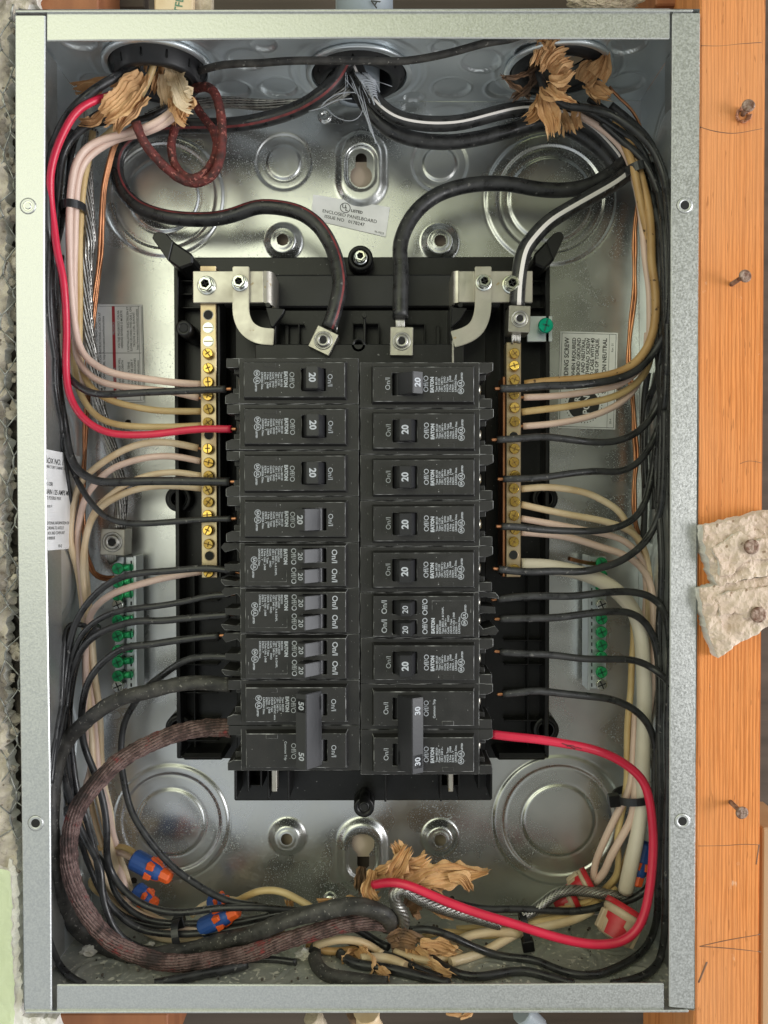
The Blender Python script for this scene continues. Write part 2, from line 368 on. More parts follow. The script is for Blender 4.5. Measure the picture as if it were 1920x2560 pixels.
def tube(pts, r, n=12, step=2.5, stripe=None, lobes=0, twist=.25, lobe_amp=.16, fixed=True, groove=0, wob=.35, seed=0, mi=0, smooth=4, rough=0):
    """stripe=(angle_deg, halfwidth_deg): faces near that angle get material 1. angle 0 = towards -depth."""
    c = smooth_pts(resample(pts, step), smooth); g = G(); rnd = random.Random(seed)
    if wob:
        for i in range(len(c)):
            q = c[i] * .03; c[i] = c[i] + wob * np.array(mnoise.noise_vector(Vector((q[0] + seed, q[1], q[2]))))
    N = len(c); v = []; f = []; fm = []; prev = None; L = 0; Ls = []
    for i in range(N):
        t = c[min(i + 1, N - 1)] - c[max(i - 1, 0)]; t = t / (np.linalg.norm(t) + 1e-9)
        if i: L += np.linalg.norm(c[i] - c[i - 1])
        Ls.append(L)
        ref = np.array([0, -1., 0]) if (fixed or prev is None) else prev
        u = ref - t * np.dot(ref, t)
        if np.linalg.norm(u) < .15: u = (prev if prev is not None else np.array([1., 0, 0])); u = u - t * np.dot(u, t)
        u = u / np.linalg.norm(u); w = np.cross(t, u); prev = u
        rr = r[0] + (r[1] - r[0]) * i / (N - 1) if isinstance(r, tuple) else r
        for k in range(n):
            a = 2 * math.pi * k / n; q = rr
            if lobes: q = rr * (1 - lobe_amp + lobe_amp * 1.6 * abs(math.sin(lobes * .5 * (a + L * twist))))
            if rough:
                pp = c[i] + (u * math.cos(a) + w * math.sin(a)) * rr
                q *= 1 + rough * mnoise.noise(Vector(pp * .35 + seed))
            v.append(c[i] + (u * math.cos(a) + w * math.sin(a)) * q)
    for i in range(N - 1):
        for k in range(n):
            j = (k + 1) % n; f.append((i * n + k, i * n + j, (i + 1) * n + j, (i + 1) * n + k)[::-1])
            if stripe:
                a = math.degrees(2 * math.pi * (k + .5) / n); dd = abs((a - stripe[0] + 180) % 360 - 180); fm.append(1 if dd < stripe[1] else mi)
            elif groove: fm.append(1 if abs(math.sin(lobes * .5 * (2 * math.pi * (k + .5) / n + Ls[i] * twist))) < groove else mi)
            else: fm.append(mi)
    f.append(tuple(range(n))); f.append(tuple(range((N - 1) * n, N * n))[::-1]); fm += [mi, mi]
    g.add(v, f, fm, True); g.s[-1] = g.s[-2] = False
    return g

# ------------------------------------------------------------------ text -> mesh
_tc = {}
def text_geo(s, size, bold=0., align='CENTER', cond=1.):
    key = (s, size, bold, align, cond)
    if key in _tc: return _tc[key]
    cu = bpy.data.curves.new('t', 'FONT'); cu.body = s; cu.size = size; cu.offset = bold; cu.align_x = align; cu.align_y = 'CENTER'; cu.resolution_u = 3
    o = bpy.data.objects.new('t', cu); COL.objects.link(o)
    dg = bpy.context.evaluated_depsgraph_get(); me = bpy.data.meshes.new_from_object(o.evaluated_get(dg))
    r = ([(v.co.x * cond, v.co.y) for v in me.vertices], [tuple(p.vertices) for p in me.polygons])
    bpy.data.objects.remove(o); bpy.data.curves.remove(cu); bpy.data.meshes.remove(me); _tc[key] = r
    return r
def put_text(g, s, x, z, d, size, rot=0, bold=0., align='CENTER', cond=1., mi=0, frame=None):
    vs, fs = text_geo(s, size, bold, align, cond); ca, sa = math.cos(rot), math.sin(rot)
    out = []
    for a, b in vs:
        X, Z = x + a * ca - b * sa, z + a * sa + b * ca
        out.append(frame(X, Z) if frame else (X, d, Z))
    return g.add(out, fs, mi)
def ring2(g, x, z, d, r0, r1, n=28, mi=0, a0=0, a1=360, frame=None):
    v = []; f = []
    for i in range(n + 1):
        a = R(a0 + (a1 - a0) * i / n)
        for r in (r0, r1):
            X, Z = x + r * math.cos(a), z + r * math.sin(a); v.append(frame(X, Z) if frame else (X, d, Z))
    for i in range(n): f.append((2 * i, 2 * i + 1, 2 * i + 3, 2 * i + 2))
    return g.add(v, f, mi)
def rect2(g, x0, z0, x1, z1, d, mi=0, frame=None):
    q = [(x0, z0), (x1, z0), (x1, z1), (x0, z1)]
    return g.add([frame(*p) if frame else (p[0], d, p[1]) for p in q], [(0, 1, 2, 3)], mi)

# ================================================================== the electrical box
def sheet(O, u, v, n, w, h, res, feats, mi=0, wav=.25, seed=0):
    O, u, v, n = [np.array(q, float) for q in (O, u, v, n)]
    nu, nv = int(w / res) + 1, int(h / res) + 1
    U, V = np.meshgrid(np.linspace(0, w, nu), np.linspace(0, h, nv)); D = np.zeros_like(U); keep = np.ones_like(U, bool)
    D += wav * (np.sin(U * .021 + seed) * np.cos(V * .017 + seed * 2) + .4 * np.sin(U * .05 + V * .043 + seed))
    holes = []
    for ft in feats:
        k, cu, cv = ft[:3]; r = np.hypot(U - cu, V - cv)
        if k == 'ring': _, _, _, r0, wd, dp = ft; D -= dp * np.exp(-((r - r0) / wd) ** 2)
        elif k == 'step':
            _, _, _, r0, wd, hh = ft; t = np.clip((r0 - r) / wd + .5, 0, 1); D += hh * t * t * (3 - 2 * t)
        elif k == 'mound':
            _, _, _, r1, r0, hh = ft; t = np.clip((r1 - r) / (r1 - r0), 0, 1); D += hh * t * t * (3 - 2 * t)
        elif k == 'stad':
            _, _, _, hw, hl, wd, hh = ft; q = np.hypot(U - cu, np.maximum(np.abs(V - cv) - (hl - hw), 0)); t = np.clip((hw - q) / wd + .5, 0, 1); D += hh * t * t * (3 - 2 * t)
        elif k == 'hole': holes.append((lambda U, V, cu=cu, cv=cv, r0=ft[3]: np.hypot(U - cu, V - cv) - r0))
        elif k == 'key':
            _, _, _, r0, hw, v1 = ft
            def kf(U, V, cu=cu, cv=cv, r0=r0, hw=hw, v1=v1):
                a = np.hypot(U - cu, V - cv) - r0; lo, hi = min(cv, cv + v1), max(cv, cv + v1)
                b = np.hypot(U - cu, np.maximum(np.maximum(lo - V, V - hi), 0)) - hw
                return np.minimum(a, b)
            holes.append(kf)
    nudge = .6 * res
    S = np.full_like(U, 1e3)
    for hf in holes: S = np.minimum(S, hf(U, V))
    if holes:       # snap vertices near the outline onto it
        e = .01
        for _ in range(3):
            S = np.full_like(U, 1e3); Su = S.copy(); Sv = S.copy()
            for hf in holes: S = np.minimum(S, hf(U, V)); Su = np.minimum(Su, hf(U + e, V)); Sv = np.minimum(Sv, hf(U, V + e))
            gu, gv = (Su - S) / e, (Sv - S) / e; near = np.abs(S) < nudge
            U = np.where(near, U - S * gu, U); V = np.where(near, V - S * gv, V)
        S = np.full_like(U, 1e3)
        for hf in holes: S = np.minimum(S, hf(U, V))
    X = O + U[..., None] * u + V[..., None] * v + D[..., None] * n
    idx = np.arange(nu * nv).reshape(nv, nu)
    q = np.stack([idx[:-1, :-1], idx[:-1, 1:], idx[1:, 1:], idx[1:, :-1]], -1).reshape(-1, 4)
    inside = (S.ravel() < -.02)
    q = q[~inside[q].any(1)]
    if holes:
        cen = X.reshape(-1, 3)[q].mean(1) - O; cu_, cv_ = cen @ u, cen @ v; s = np.full(len(cu_), 1e3)
        for hf in holes: s = np.minimum(s, hf(cu_, cv_))
        q = q[s > 0]
    return X.reshape(-1, 3), q
def link_sheet(name, X, q, m, parent):
    me = bpy.data.meshes.new(name); o0 = np.array(parent['_o'])
    me.vertices.add(len(X)); me.vertices.foreach_set('co', ((X - o0) * MM).ravel())
    me.loops.add(len(q) * 4); me.loops.foreach_set('vertex_index', q.ravel())
    me.polygons.add(len(q)); me.polygons.foreach_set('loop_start', np.arange(len(q)) * 4); me.polygons.foreach_set('loop_total', np.full(len(q), 4))
    me.polygons.foreach_set('use_smooth', np.ones(len(q), bool)); me.materials.append(m); me.update(calc_edges=True); me.validate()
    o = bpy.data.objects.new(name, me); COL.objects.link(o); o.parent = parent; o['_o'] = list(parent['_o']); return o

box = thing('electrical_panel_box', 'open galvanised steel electrical panel box with punched knockouts, mounted beside a pine stud', 'panel box', (0, DB + 1, -H2))
f = []
def bk(px, py): p = P(px, py, DB); return p[0] + W2, p[2] + H2
K = 2000 / (428.3 + DB)
def rr(px): return px / K
def knock_big(px, py, radii):
    c_ = bk(px, py)
    for i, r in enumerate(radii): f.append(('step', *c_, rr(r), 2.0, (.9, -.9, 1.0, .8)[i % 4])); f.append(('ring', *c_, rr(r), .9, .5))
knock_big(409, 490, (89, 127, 150)); knock_big(1376, 498, (105, 130, 163)); knock_big(428, 2055, (85, 122, 146)); knock_big(1396, 2051, (91, 137, 165))
for q in ((709, 405), (1099, 409)):
    f.append(('step', *bk(*q), rr(43), 1.6, .8)); f.append(('ring', *bk(*q), rr(43), .8, .5)); f.append(('step', *bk(*q), rr(67), 1.8, -.8)); f.append(('ring', *bk(*q), rr(67), .8, .4))
for q in ((709, 606), (1099, 608), (719, 2090), (1099, 2092)):
    f += [('mound', *bk(*q), rr(50), rr(26), 5.0), ('ring', *bk(*q), rr(25), .9, .5), ('hole', *bk(*q), rr(14.5))]
cu, cv = bk(903, 424); f += [('stad', cu, cv, rr(56), rr(88), 6, 3.2), ('stad', cu, cv, rr(37), rr(55), 1.6, -2.2), ('key', *bk(903, 443), rr(27), rr(14), rr(43))]
cu, cv = bk(906, 2136); f += [('stad', cu, cv, rr(56), rr(88), 6, 3.2), ('stad', cu, cv, rr(37), rr(56), 1.6, -2.2), ('key', *bk(908, 2107), rr(28), rr(15), -rr(50))]
f += [('mound', *bk(812, 291), rr(17), rr(12), 2.), ('step', *bk(812, 291), rr(9), .8, -1.5), ('hole', *bk(1490, 343), rr(8)), ('hole', *bk(320, 1057), rr(8)), ('hole', *bk(334, 2202), rr(8)), ('hole', *bk(1130, 2245), rr(6))]
X, q = sheet((-W2, DB, -H2), (1, 0, 0), (0, 0, 1), (0, -1, 0), 2 * W2, 2 * H2, .8, f, wav=.5, seed=1)
link_sheet('back_wall', X, q, galv, box)
# top wall
def tp(px, py): p = Pz(px, py, H2); return p[0] + W2, p[1]
def rt(px, py, r): p = Pz(px, py, H2); return r * (428.3 + p[1]) / 2000
f = []
for (x, y, r, kind) in ((193, 98, 46, 0), (247, 205, 40, 0), (617, 150, 45, 0), (582, 225, 42, 0), (698, 220, 45, 0), (1128, 220, 45, 0), (1203, 154, 47, 0), (1265, 220, 48, 0), (1033, 241, 23, 0), (1562, 208, 46, 0), (1569, 108, 46, 0), (773, 240, 18, 0), (660, 110, 30, 0), (1330, 130, 40, 0), (1110, 120, 30, 0)):
    R0 = rt(x, y, r); f += [('step', *tp(x, y), R0, 1.6, -1.7), ('ring', *tp(x, y), R0 + .8, .8, -.7)]
for (x, y) in ((396, 165), (898, 181), (1395, 170)):
    f += [('step', *tp(x, y), 31, 2, -.8), ('ring', *tp(x, y), 38, 1.2, -.6), ('hole', *tp(x, y), 23.5)]
f.append(('ring', *tp(898, 181), 41, 1.2, -.7))
X, q = sheet((-W2, 0, H2), (1, 0, 0), (0, 1, 0), (0, 0, -1), 2 * W2, DB, 1.0, f, wav=.3, seed=2)
link_sheet('top_wall', X, q, galv_side, box)
# bottom wall
def bp_(px, py): p = Pz(px, py, -H2); return p[0] + W2, p[1]
f = []
for (x, y, r) in ((251, 2433, 50), (1415, 2395, 60), (1530, 2350, 46), (1600, 2445, 40), (420, 2445, 45), (330, 2340, 38), (640, 2410, 70), (1230, 2440, 45), (1100, 2330, 45)):
    r0 = r * .25; f += [('step', *bp_(x, y), r0, 1.6, -1.0), ('ring', *bp_(x, y), r0 + 4, .9, .6)]
X, q = sheet((-W2, 0, -H2), (1, 0, 0), (0, 1, 0), (0, 0, 1), 2 * W2, DB, 1.0, f, wav=.4, seed=5)
link_sheet('bottom_wall', X, q, galv_floor, box)
# side walls
for sx in (-1, 1):
    f = []
    for z in (215, 150, 40, -40, -140, -205): f += [('step', 48, z + H2, 22, 2, .9), ('ring', 48, z + H2, 22, 1, .6), ('ring', 48, z + H2, 29, 1, .6)]
    for z in (250, 228, -235): f += [('mound', 20 if z > 240 else 80, z + H2, 6, 3.5, 1.5)]
    X, q = sheet((sx * W2, 0, -H2), (0, 1, 0), (0, 0, 1), (-sx, 0, 0), DB, 2 * H2, 1.1, f, wav=.5, seed=3 + sx)
    link_sheet('side_wall', X, q, galv_side, box)
# flanges, folded from the walls: front strip + rounded outer edge
def flange(outer, inner, d=0.0):
    return ppoly(outer + inner[::-1], d, d + 1.6, .5, None)
L_o = [(37, 37), (38, 640), (43, 1280), (52, 1920), (60, 2528)]; L_i = [(113, 100), (111, 640), (115, 1280), (125, 1920), (129, 2528)]
L_i[0] = (113, 37)
R_o = [(1751, 31), (1747, 640), (1743, 1280), (1740, 1920), (1737, 2524)]; R_i = [(1681, 31), (1678, 640), (1676, 1280), (1674, 1920), (1673, 2519)]
link('left_flange', flange(L_o, L_i), galv_fl, box)
link('right_flange', flange(R_i, R_o), galv_fl, box)
link('top_flange', flange([(116, 25), (900, 21), (1676, 20)], [(116, 102), (900, 94), (1675, 97)], .2), galv_fl, box)
link('bottom_flange', flange([(141, 2462), (900, 2463), (1660, 2459)], [(141, 2530), (900, 2531), (1661, 2524)], .2), galv_fl, box)
g = G()
g.join(pbox(38, 24, 1733, 29, -1.0, 3, .3)); g.join(pbox(62, 2527, 1722, 2533, -1.0, 3, .3)); g.join(pbox(1733, 34, 1739, 2520, 3, 50)); g.join(pbox(58, 40, 64, 2500, 3, 50))
link('folded_outer_edge', g, galv_fl, box)
for (x, y, filled) in ((70, 515, 1), (89, 2058, 0), (1712, 513, 0), (1706, 2053, 0)):
    c = P(x, y, -.05); g = lathe(c, (0, -1, 0), [(4.4, 0.0), (3.6, .25), (2.6, .25), (2.4, 0.1)], 24, [0, 0, 0, 1], True)
    g.m[-2] = 1
    if filled: g.join(lathe(c, (0, -1, 0), [(2.0, .1), (1.6, .7)], 16, 0))  # the upper left hole is filled with silver metal
    link('mounting_hole', g, [galv_fl, dark if not filled else zinc], box)

# stickers on the box walls
def sticker(name, quad, base, label, red=None, rounded=True):
    return None
def backframe(corners, w, h, d):
    """corners px TL,TR,BR,BL -> frame(X,Z) mapping label units (0..w,0..h, Z up) to world"""
    pt = [P(x, y, d) for x, y in corners]
    def fr(X, Z):
        a, b = X / w, 1 - Z / h
        p = (1 - a) * (1 - b) * pt[0] + a * (1 - b) * pt[1] + a * b * pt[2] + (1 - a) * b * pt[3]; return tuple(p)
    return fr
def shift(fr, dd, ax=1): 
    def f2(X, Z): p = list(fr(X, Z)); p[ax] += dd; return tuple(p)
    return f2
fr = backframe([(783, 486), (975, 518), (964, 592), (777, 548)], 100, 37, DB - .9); ft = shift(fr, -.12)
g = G(); rect2(g, 0, 0, 100, 37, 0, 0, fr)
ring2(g, 43, 26, 0, 6.0, 6.9, mi=1, frame=ft); put_text(g, 'U', 41.3, 27.5, 0, 7.5, bold=.12, mi=1, frame=ft); put_text(g, 'L', 45, 24.5, 0, 7.5, bold=.12, mi=1, frame=ft)
put_text(g, 'LISTED', 58.5, 23.8, 0, 5, bold=.15, mi=1, frame=ft); put_text(g, 'ENCLOSED PANELBOARD', 50, 15.8, 0, 6.2, bold=.03, mi=1, frame=ft)
put_text(g, 'ISSUE NO   0178247', 44, 8.6, 0, 6.2, bold=.03, mi=1, frame=ft); put_text(g, '95-9323', 91, 3.2, 0, 3.8, mi=1, frame=ft)
tag(link('label_sticker', g, [paperw, inkk], box), 'white sticker reading UL listed enclosed panelboard, below the upper keyhole')
fr0 = backframe([(231, 761), (355, 761), (361, 1005), (236, 1005)], 50, 98, DB - .9); ft = shift(fr0, -.12)
g = G(); rect2(g, 0, 0, 50, 98, 0, 0, fr0); rect2(g, 19.5, 1, 22.5, 96, 0, 2, ft)
for x0, x1, z0, z1 in ((46.2, 46.5, 2, 96), (2, 48, 49, 49.4), (2, 48, 1.6, 2), (2, 48, 96, 96.3), (49, 49.3, 2, 96)): rect2(g, x0, z0, x1, z1, 0, 1, ft)
for i, t in enumerate(['AN ELECTRICIAN HAS A DUTY TO READ AND', 'FOLLOW THE INSTALLATION INSTRUCTIONS LOCATED AT', 'THE FOLLOWING URL: http://www.eaton.com/instructions']):
    put_text(g, t, 3.5 + i * 3.6, 48, 0, 3.1, R(90), .03, mi=1, frame=ft)
put_text(g, 'PELIGRO', 21, 74, 0, 3.2, R(90), .06, mi=3, frame=shift(fr0, -.2)); put_text(g, 'DANGER', 21, 28, 0, 3.2, R(90), .06, mi=3, frame=shift(fr0, -.2))
for i, t in enumerate(['VOLTAJE PELIGROSO. CAUSA', 'HERIDAS SEVERAS O MUERTE', '', "L'INSTALLATEUR / ELECTRICIEN ET", 'SUIVRE LES DIRECTIVES QUE L ON', 'TROUVE A L\'URL SUIVANT:', 'http://www.eaton.com/instructions']):
    if t: put_text(g, t, 26 + i * 3.1, 73, 0, 2.9, R(90), .02, mi=1, frame=ft)
for i, t in enumerate(['HAZARDOUS VOLTAGE WILL', 'CAUSE INJURY OR DEATH', '', 'EL ELECTRICISTA TIENE', 'LA OBLIGACION DE LEER Y', 'SEGUIR LAS INSTRUCCIONES', 'www.eaton.com/instructions']):
    if t: put_text(g, t, 26 + i * 3.1, 25, 0, 2.9, R(90), .02, mi=1, frame=ft)
tag(link('label_sticker', g, [paperw, inkk, labred, ink], box), 'white and red warning sticker with sideways text on the left of the back wall')
fr0 = backframe([(1401, 828), (1545, 832), (1538, 1074), (1394, 1070)], 57, 97, DB - .9); ft = shift(fr0, -.12); ft2 = shift(fr0, -.2)
g = G(); rect2(g, 0, 0, 57, 97, 0, 0, fr0)
for x0, x1, z0, z1 in ((1.5, 1.9, 1.5, 95.5), (55, 55.4, 1.5, 95.5), (1.5, 55, 1.5, 1.9), (1.5, 55, 95.1, 95.5), (48.5, 48.8, 1.5, 95.5)): rect2(g, x0, z0, x1, z1, 0, 1, ft)
for x, t, s in ((7, 'BONDING SCREW', 6.2), (14, 'WHEN REQUIRED', 5), (18.8, 'TO BOND GROUND', 5), (23.4, 'AND NEUTRAL,', 5), (28, 'THREAD SCREW', 5), (32.4, 'INTO CASE WITH 40', 5), (37, 'IN-LBS OF TORQUE.', 5), (44.5, 'SCREW-ON NEUTRAL', 5.6)):
    put_text(g, t, x, 91, 0, s, R(90), .12, 'RIGHT', mi=1, frame=ft)
for i in range(38):
    a = i / 38 * 2 * math.pi; ring2(g, 25 + 18 * math.cos(a), 24 + 18 * math.sin(a), 0, 0, .55, 8, mi=1, frame=ft)
ring2(g, 25, 24, 0, 0, 15.5, 40, mi=1, frame=ft); put_text(g, 'OR', 19, 26, 0, 8, R(90), .2, mi=0, frame=ft2); put_text(g, 'PON', 28, 24, 0, 9, R(90), .2, mi=0, frame=ft2)
put_text(g, 'Rev. 01', 52, 82, 0, 3, R(90), mi=1, frame=ft); put_text(g, '30-4', 52, 8, 0, 3, R(90), mi=1, frame=ft)
tag(link('label_sticker', g, [paperw, inkk], box), 'white bonding screw sticker with a round black emblem on the right of the back wall')
# label on the left side wall
XW = -W2 + 2.6
pt = [Px(100, 1120, XW), Px(201, 1140, XW), Px(172, 1372, XW), Px(100, 1378, XW)]
def fw(X, Z):
    a, b = X / 100, 1 - Z / 100; p = (1 - a) * (1 - b) * pt[0] + a * (1 - b) * pt[1] + a * b * pt[2] + (1 - a) * b * pt[3]; return tuple(p)
def fw2(X, Z): p = list(fw(X, Z)); p[0] += .12; return tuple(p)
g = G(); rect2(g, 0, 0, 100, 100, 0, 0, fw)
for x, z, t, s, bo in ((12, 89, 'BOX NO. / CAJA NO.', 8, .1), (12, 83, 'DIRECTORY CABINET NO.', 4, 0), (12, 66, 'BR 1250', 5, .1), (12, 58, 'MAIN 125 AMPS MAX.', 7, .1), (12, 52, 'NO POSIBLE MAX', 5, 0), (12, 44, 'Circuits 4', 4.5, 0), (12, 27, 'ADDITIONAL INFORMATION ON CODE', 4.5, 0), (12, 22, 'ACCORDING TO ARTICLE', 4.5, 0), (12, 17, 'THE BOX AND COVER UNIT', 4.5, 0), (12, 12, 'CAN 100000.00', 4.5, 0), (60, 3.5, 'PK-42', 4.5, 0)):
    put_text(g, t, x, z, 0, s, 0, bo, 'LEFT', cond=1.15, mi=1, frame=fw2)
tag(link('label_sticker', g, [paperw, inkk], box), 'large white printed sticker on the left side wall')

# ------------------------------------------------------------------ setting behind
g = bbox(-420, 420, DB + 8, DB + 18, -520, 520)
o = link('back_sheathing', g, sheath); tag(o, kind='structure')
o = link('keyhole_backing', bbox(-150, 150, DB + 3, DB + 6, -230, 230), mat('lit_tan_backing', (.55, .45, .36), .8, 0, var=(.45, .36, .28), vscale=30)); tag(o, kind='structure')  # added backing; the light seen through the keyholes is put into its tan

# ================================================================== black plastic chassis
ch = thing('panel_chassis', 'black plastic chassis bolted to the back of the box, carrying the breakers and bars', 'chassis', (0, DB, -150))
g = G()
g.join(pbox(438, 650, 1374, 1896, 82, 92, .6))
g.join(pbox(438, 642, 1374, 690, 74, 92, .8))
for x in (438, 1362): g.join(pbox(x, 660, x + 11, 1896, 66, 90, .5))
for x in (484, 1318): g.join(pbox(x, 1440, x + 4, 1890, 74, 90, .3))
for x in (545, 1258): g.join(pbox(x, 700, x + 5, 1440, 70, 90, .3))
for y in (700, 733, 767, 1500, 1545, 1600, 1660, 1730, 1800, 1850):
    g.join(pbox(448, y, 545, y + 4, 74, 84, .3)); g.join(pbox(1262, y, 1364, y + 4, 74, 84, .3))
g.join(pbox(452, 1885, 560, 1902, 60, 90, 2)); g.join(pbox(1240, 1885, 1370, 1902, 60, 90, 2))
link('base_plate', g, [chas, chas], ch)
for pts in ([(378, 592), (388, 578), (412, 580), (432, 602), (482, 636), (482, 660), (448, 672), (420, 652)], [(1412, 590), (1404, 577), (1388, 580), (1366, 602), (1334, 636), (1334, 660), (1362, 672), (1384, 652)]):
    g = ppoly(pts, 50, 84, 1.2, 0); g.join(ppoly([(a * .97 + (430 if a < 900 else 1368) * .03, b * .97 + 640 * .03) for a, b in pts[:4]] + [pts[7]], 48.5, 52, .4, 0))
    link('wire_guide_horn', g, chas, ch)
link('cross_bar', pbox(560, 686, 1250, 768, 66, 84, 1.0, None), chas_b, ch)
g = G()
# centre carrier under the breakers
g.join(pbox(590, 775, 1215, 1925, 62, 84, .5))
g.join(pbox(640, 860, 1160, 1900, 40, 66, .5))
for (a, b, cc, d, e) in ((680, 770, 690, 905, 44), (1124, 765, 1134, 905, 44), (908, 788, 914, 880, 46), (880, 806, 884, 870, 54), (945, 806, 949, 870, 54), (745, 810, 749, 900, 56), (1060, 810, 1064, 900, 56), (700, 808, 760, 812, 56), (884, 808, 948, 811, 54), (884, 872, 960, 876, 54), (1002, 808, 1062, 812, 56), (700, 862, 745, 866, 56), (1064, 862, 1124, 866, 56), (712, 812, 722, 862, 58), (1090, 815, 1100, 870, 58), (818, 812, 824, 900, 56), (970, 870, 975, 905, 46)):
    g.join(pbox(a, b, cc, d, e, 66, .3))
g.join(ppoly([(664, 768), (712, 772), (706, 786), (682, 818), (676, 815)], 40, 46, .4, 0)); g.join(ppoly([(1130, 768), (1168, 770), (1150, 800), (1128, 818)], 40, 46, .4, 0))
g.join(lathe(P(911, 789, 45), (0, -1, 0), [(1.6, 0), (1.4, 1)], 12, 0)); g.join(lathe(P(671, 764, 42), (0, -1, 0), [(1.6, 0), (1.4, 2)], 12, 0)); g.join(lathe(P(1150, 764, 42), (0, -1, 0), [(1.6, 0), (1.4, 2)], 12, 0))
g.join(lathe(P(899, 879, 62), (0, -1, 0), [(4.2, 0), (4.0, 22), (2.6, 22), (2.4, 12)], 24, 0)); 
link('breaker_carrier', g, [chas, chas], ch)
g = G()
g.join(pbox(585, 1918, 1230, 2002, 72, 92, .8)); g.join(pbox(585, 1910, 1230, 1928, 46, 74, .8))
for x, y1 in ((586, 1998), (617, 1980), (650, 1970), (668, 1998), (718, 2002), (961, 2005), (1100, 2004), (1145, 1998), (1195, 1975), (1226, 1998)): g.join(pbox(x, 1920, x + 5, y1, 52, 76, .3))
for x0, x1 in ((623, 652), (1104, 1145)): g.join(pbox(x0, 1962, x1, 1966, 56, 76, .3))
link('lower_carrier', g, [chas, chas], ch)
for x0, x1 in ((679, 692), (1121, 1133)): link('bus_bar_end', pbox(x0, 1900, x1, 1980, 48, 60, .4), strapm, ch)
for (x, y, d, r, hole, mm) in ((901, 645, 62, 7.6, 4.6, 1), (910, 2018, 60, 6.3, 3.0, 0), (446, 1247, 74, 8.2, 2.4, 2), (1362, 1247, 74, 8.2, 2.4, 2), (446, 1819, 74, 8.2, 2.4, 2), (1365, 1825, 74, 8.2, 2.4, 2), (459, 820, 62, 4.8, 2.6, 0)):
    c = P(x, y, d); g = lathe(c, (0, -1, 0), [(r + .6, -20), (r, 0), (r - 1, .4), (hole + .8, .4), (hole, -1.2)], 32, 0)
    if mm == 2: g.join(lathe(P(x + (6 if x < 900 else -4), y + 2, d - .2), (0, -1, 0), [(hole, -.4), (hole, -.3)], 16, 1)); g.join(lathe(c, (0, -1, 0), [(6, .4), (5.2, .9), (4.6, .4)], 28, 0))
    else: g.join(lathe(P(x, y, d - .45), (0, -1, 0), [(hole, -.2), (hole, -.05)], 20, 2))
    if y == 2018:   # long hollow standoff
        g.join(lathe(P(910, 2018, 48), (0, -1, 0), [(3.2, -34), (3.2, 0), (1.9, 0), (1.8, -3)], 20, 0)); g.join(lathe(P(910, 2018, 47.8), (0, -1, 0), [(1.9, -.2), (1.9, -.1)], 16, 2))
    if y == 820: g.join(lathe(P(459, 820, 46), (0, -1, 0), [(4.8, -30), (4.5, 0), (2.4, 0), (2.2, -3)], 24, 0)); g.join(lathe(P(459, 820, 45.8), (0, -1, 0), [(2.4, -.2), (2.4, -.1)], 16, 2))
    link('screw_boss', g, [chas, galv_side, dark], ch)

def hexbolt(c, r, name, parent, m=None, d=(0, -1, 0), dished=True):
    g = lathe(c, (0, -1, 0), [(r * 1.28, 0), (r * 1.3, .5), (r * 1.18, .9), (r, 1.0), (r * .97, 4.0)], 32, 0)
    hx = lathe(c, (0, -1, 0), [(r * 1.02, .8), (r * 1.02, 4.2), (r * .88, 5.0), (r * .62, 5.0), (r * .5, 4.0)], 6, 0, False); g.join(hx)
    c2 = np.array(c) - [0, 4.2, 0]
    for a in (0.4, 0.4 + math.pi / 2):
        b = bbox(-r * .42, r * .42, -.2, .2, -.22, .22)
        g.join(b, lambda q, a=a: (c2[0] + q[0] * math.cos(a) - q[2] * math.sin(a), c2[1] + q[1], c2[2] + q[0] * math.sin(a) + q[2] * math.cos(a)), 1)
    return link(name, g, [m or zinc, dark], parent)
tb = hexbolt(P(901, 645, 61), 3.4, 'mounting_screw', ch)

# straps
def flat_strap(path, width, d, th, m=strapm):
    """path px, width mm: flat bar bent in its own plane"""
    c = smooth_pts(resample([P(x, y, d) for x, y in path], 1.5), 6); v = []; f = []; N = len(c)
    for i in range(N):
        t = c[min(i + 1, N - 1)] - c[max(0, i - 1)]; t[1] = 0; t /= np.linalg.norm(t); n = np.array([-t[2], 0, t[0]])
        for s, dd in ((-1, 0), (1, 0), (1, th), (-1, th)): v.append(c[i] + n * s * width / 2 + [0, dd, 0])
    for i in range(N - 1):
        for k in range(4): f.append((i * 4 + k, i * 4 + (k + 1) % 4, i * 4 + 4 + (k + 1) % 4, i * 4 + 4 + k))
    f += [(3, 2, 1, 0), tuple((N - 1) * 4 + k for k in range(4))]
    bm = bmesh.new(); vs = [bm.verts.new(p) for p in v]
    for q in f: bm.faces.new([vs[i] for i in q])
    bmesh.ops.recalc_face_normals(bm, faces=bm.faces[:])
    ed = [e for e in bm.edges if e.calc_length() > 0 and len(e.link_faces) == 2 and e.calc_face_angle(0) > .8]
    bmesh.ops.bevel(bm, geom=ed, offset=.35, segments=2, affect='EDGES')
    return bm_to(bm)
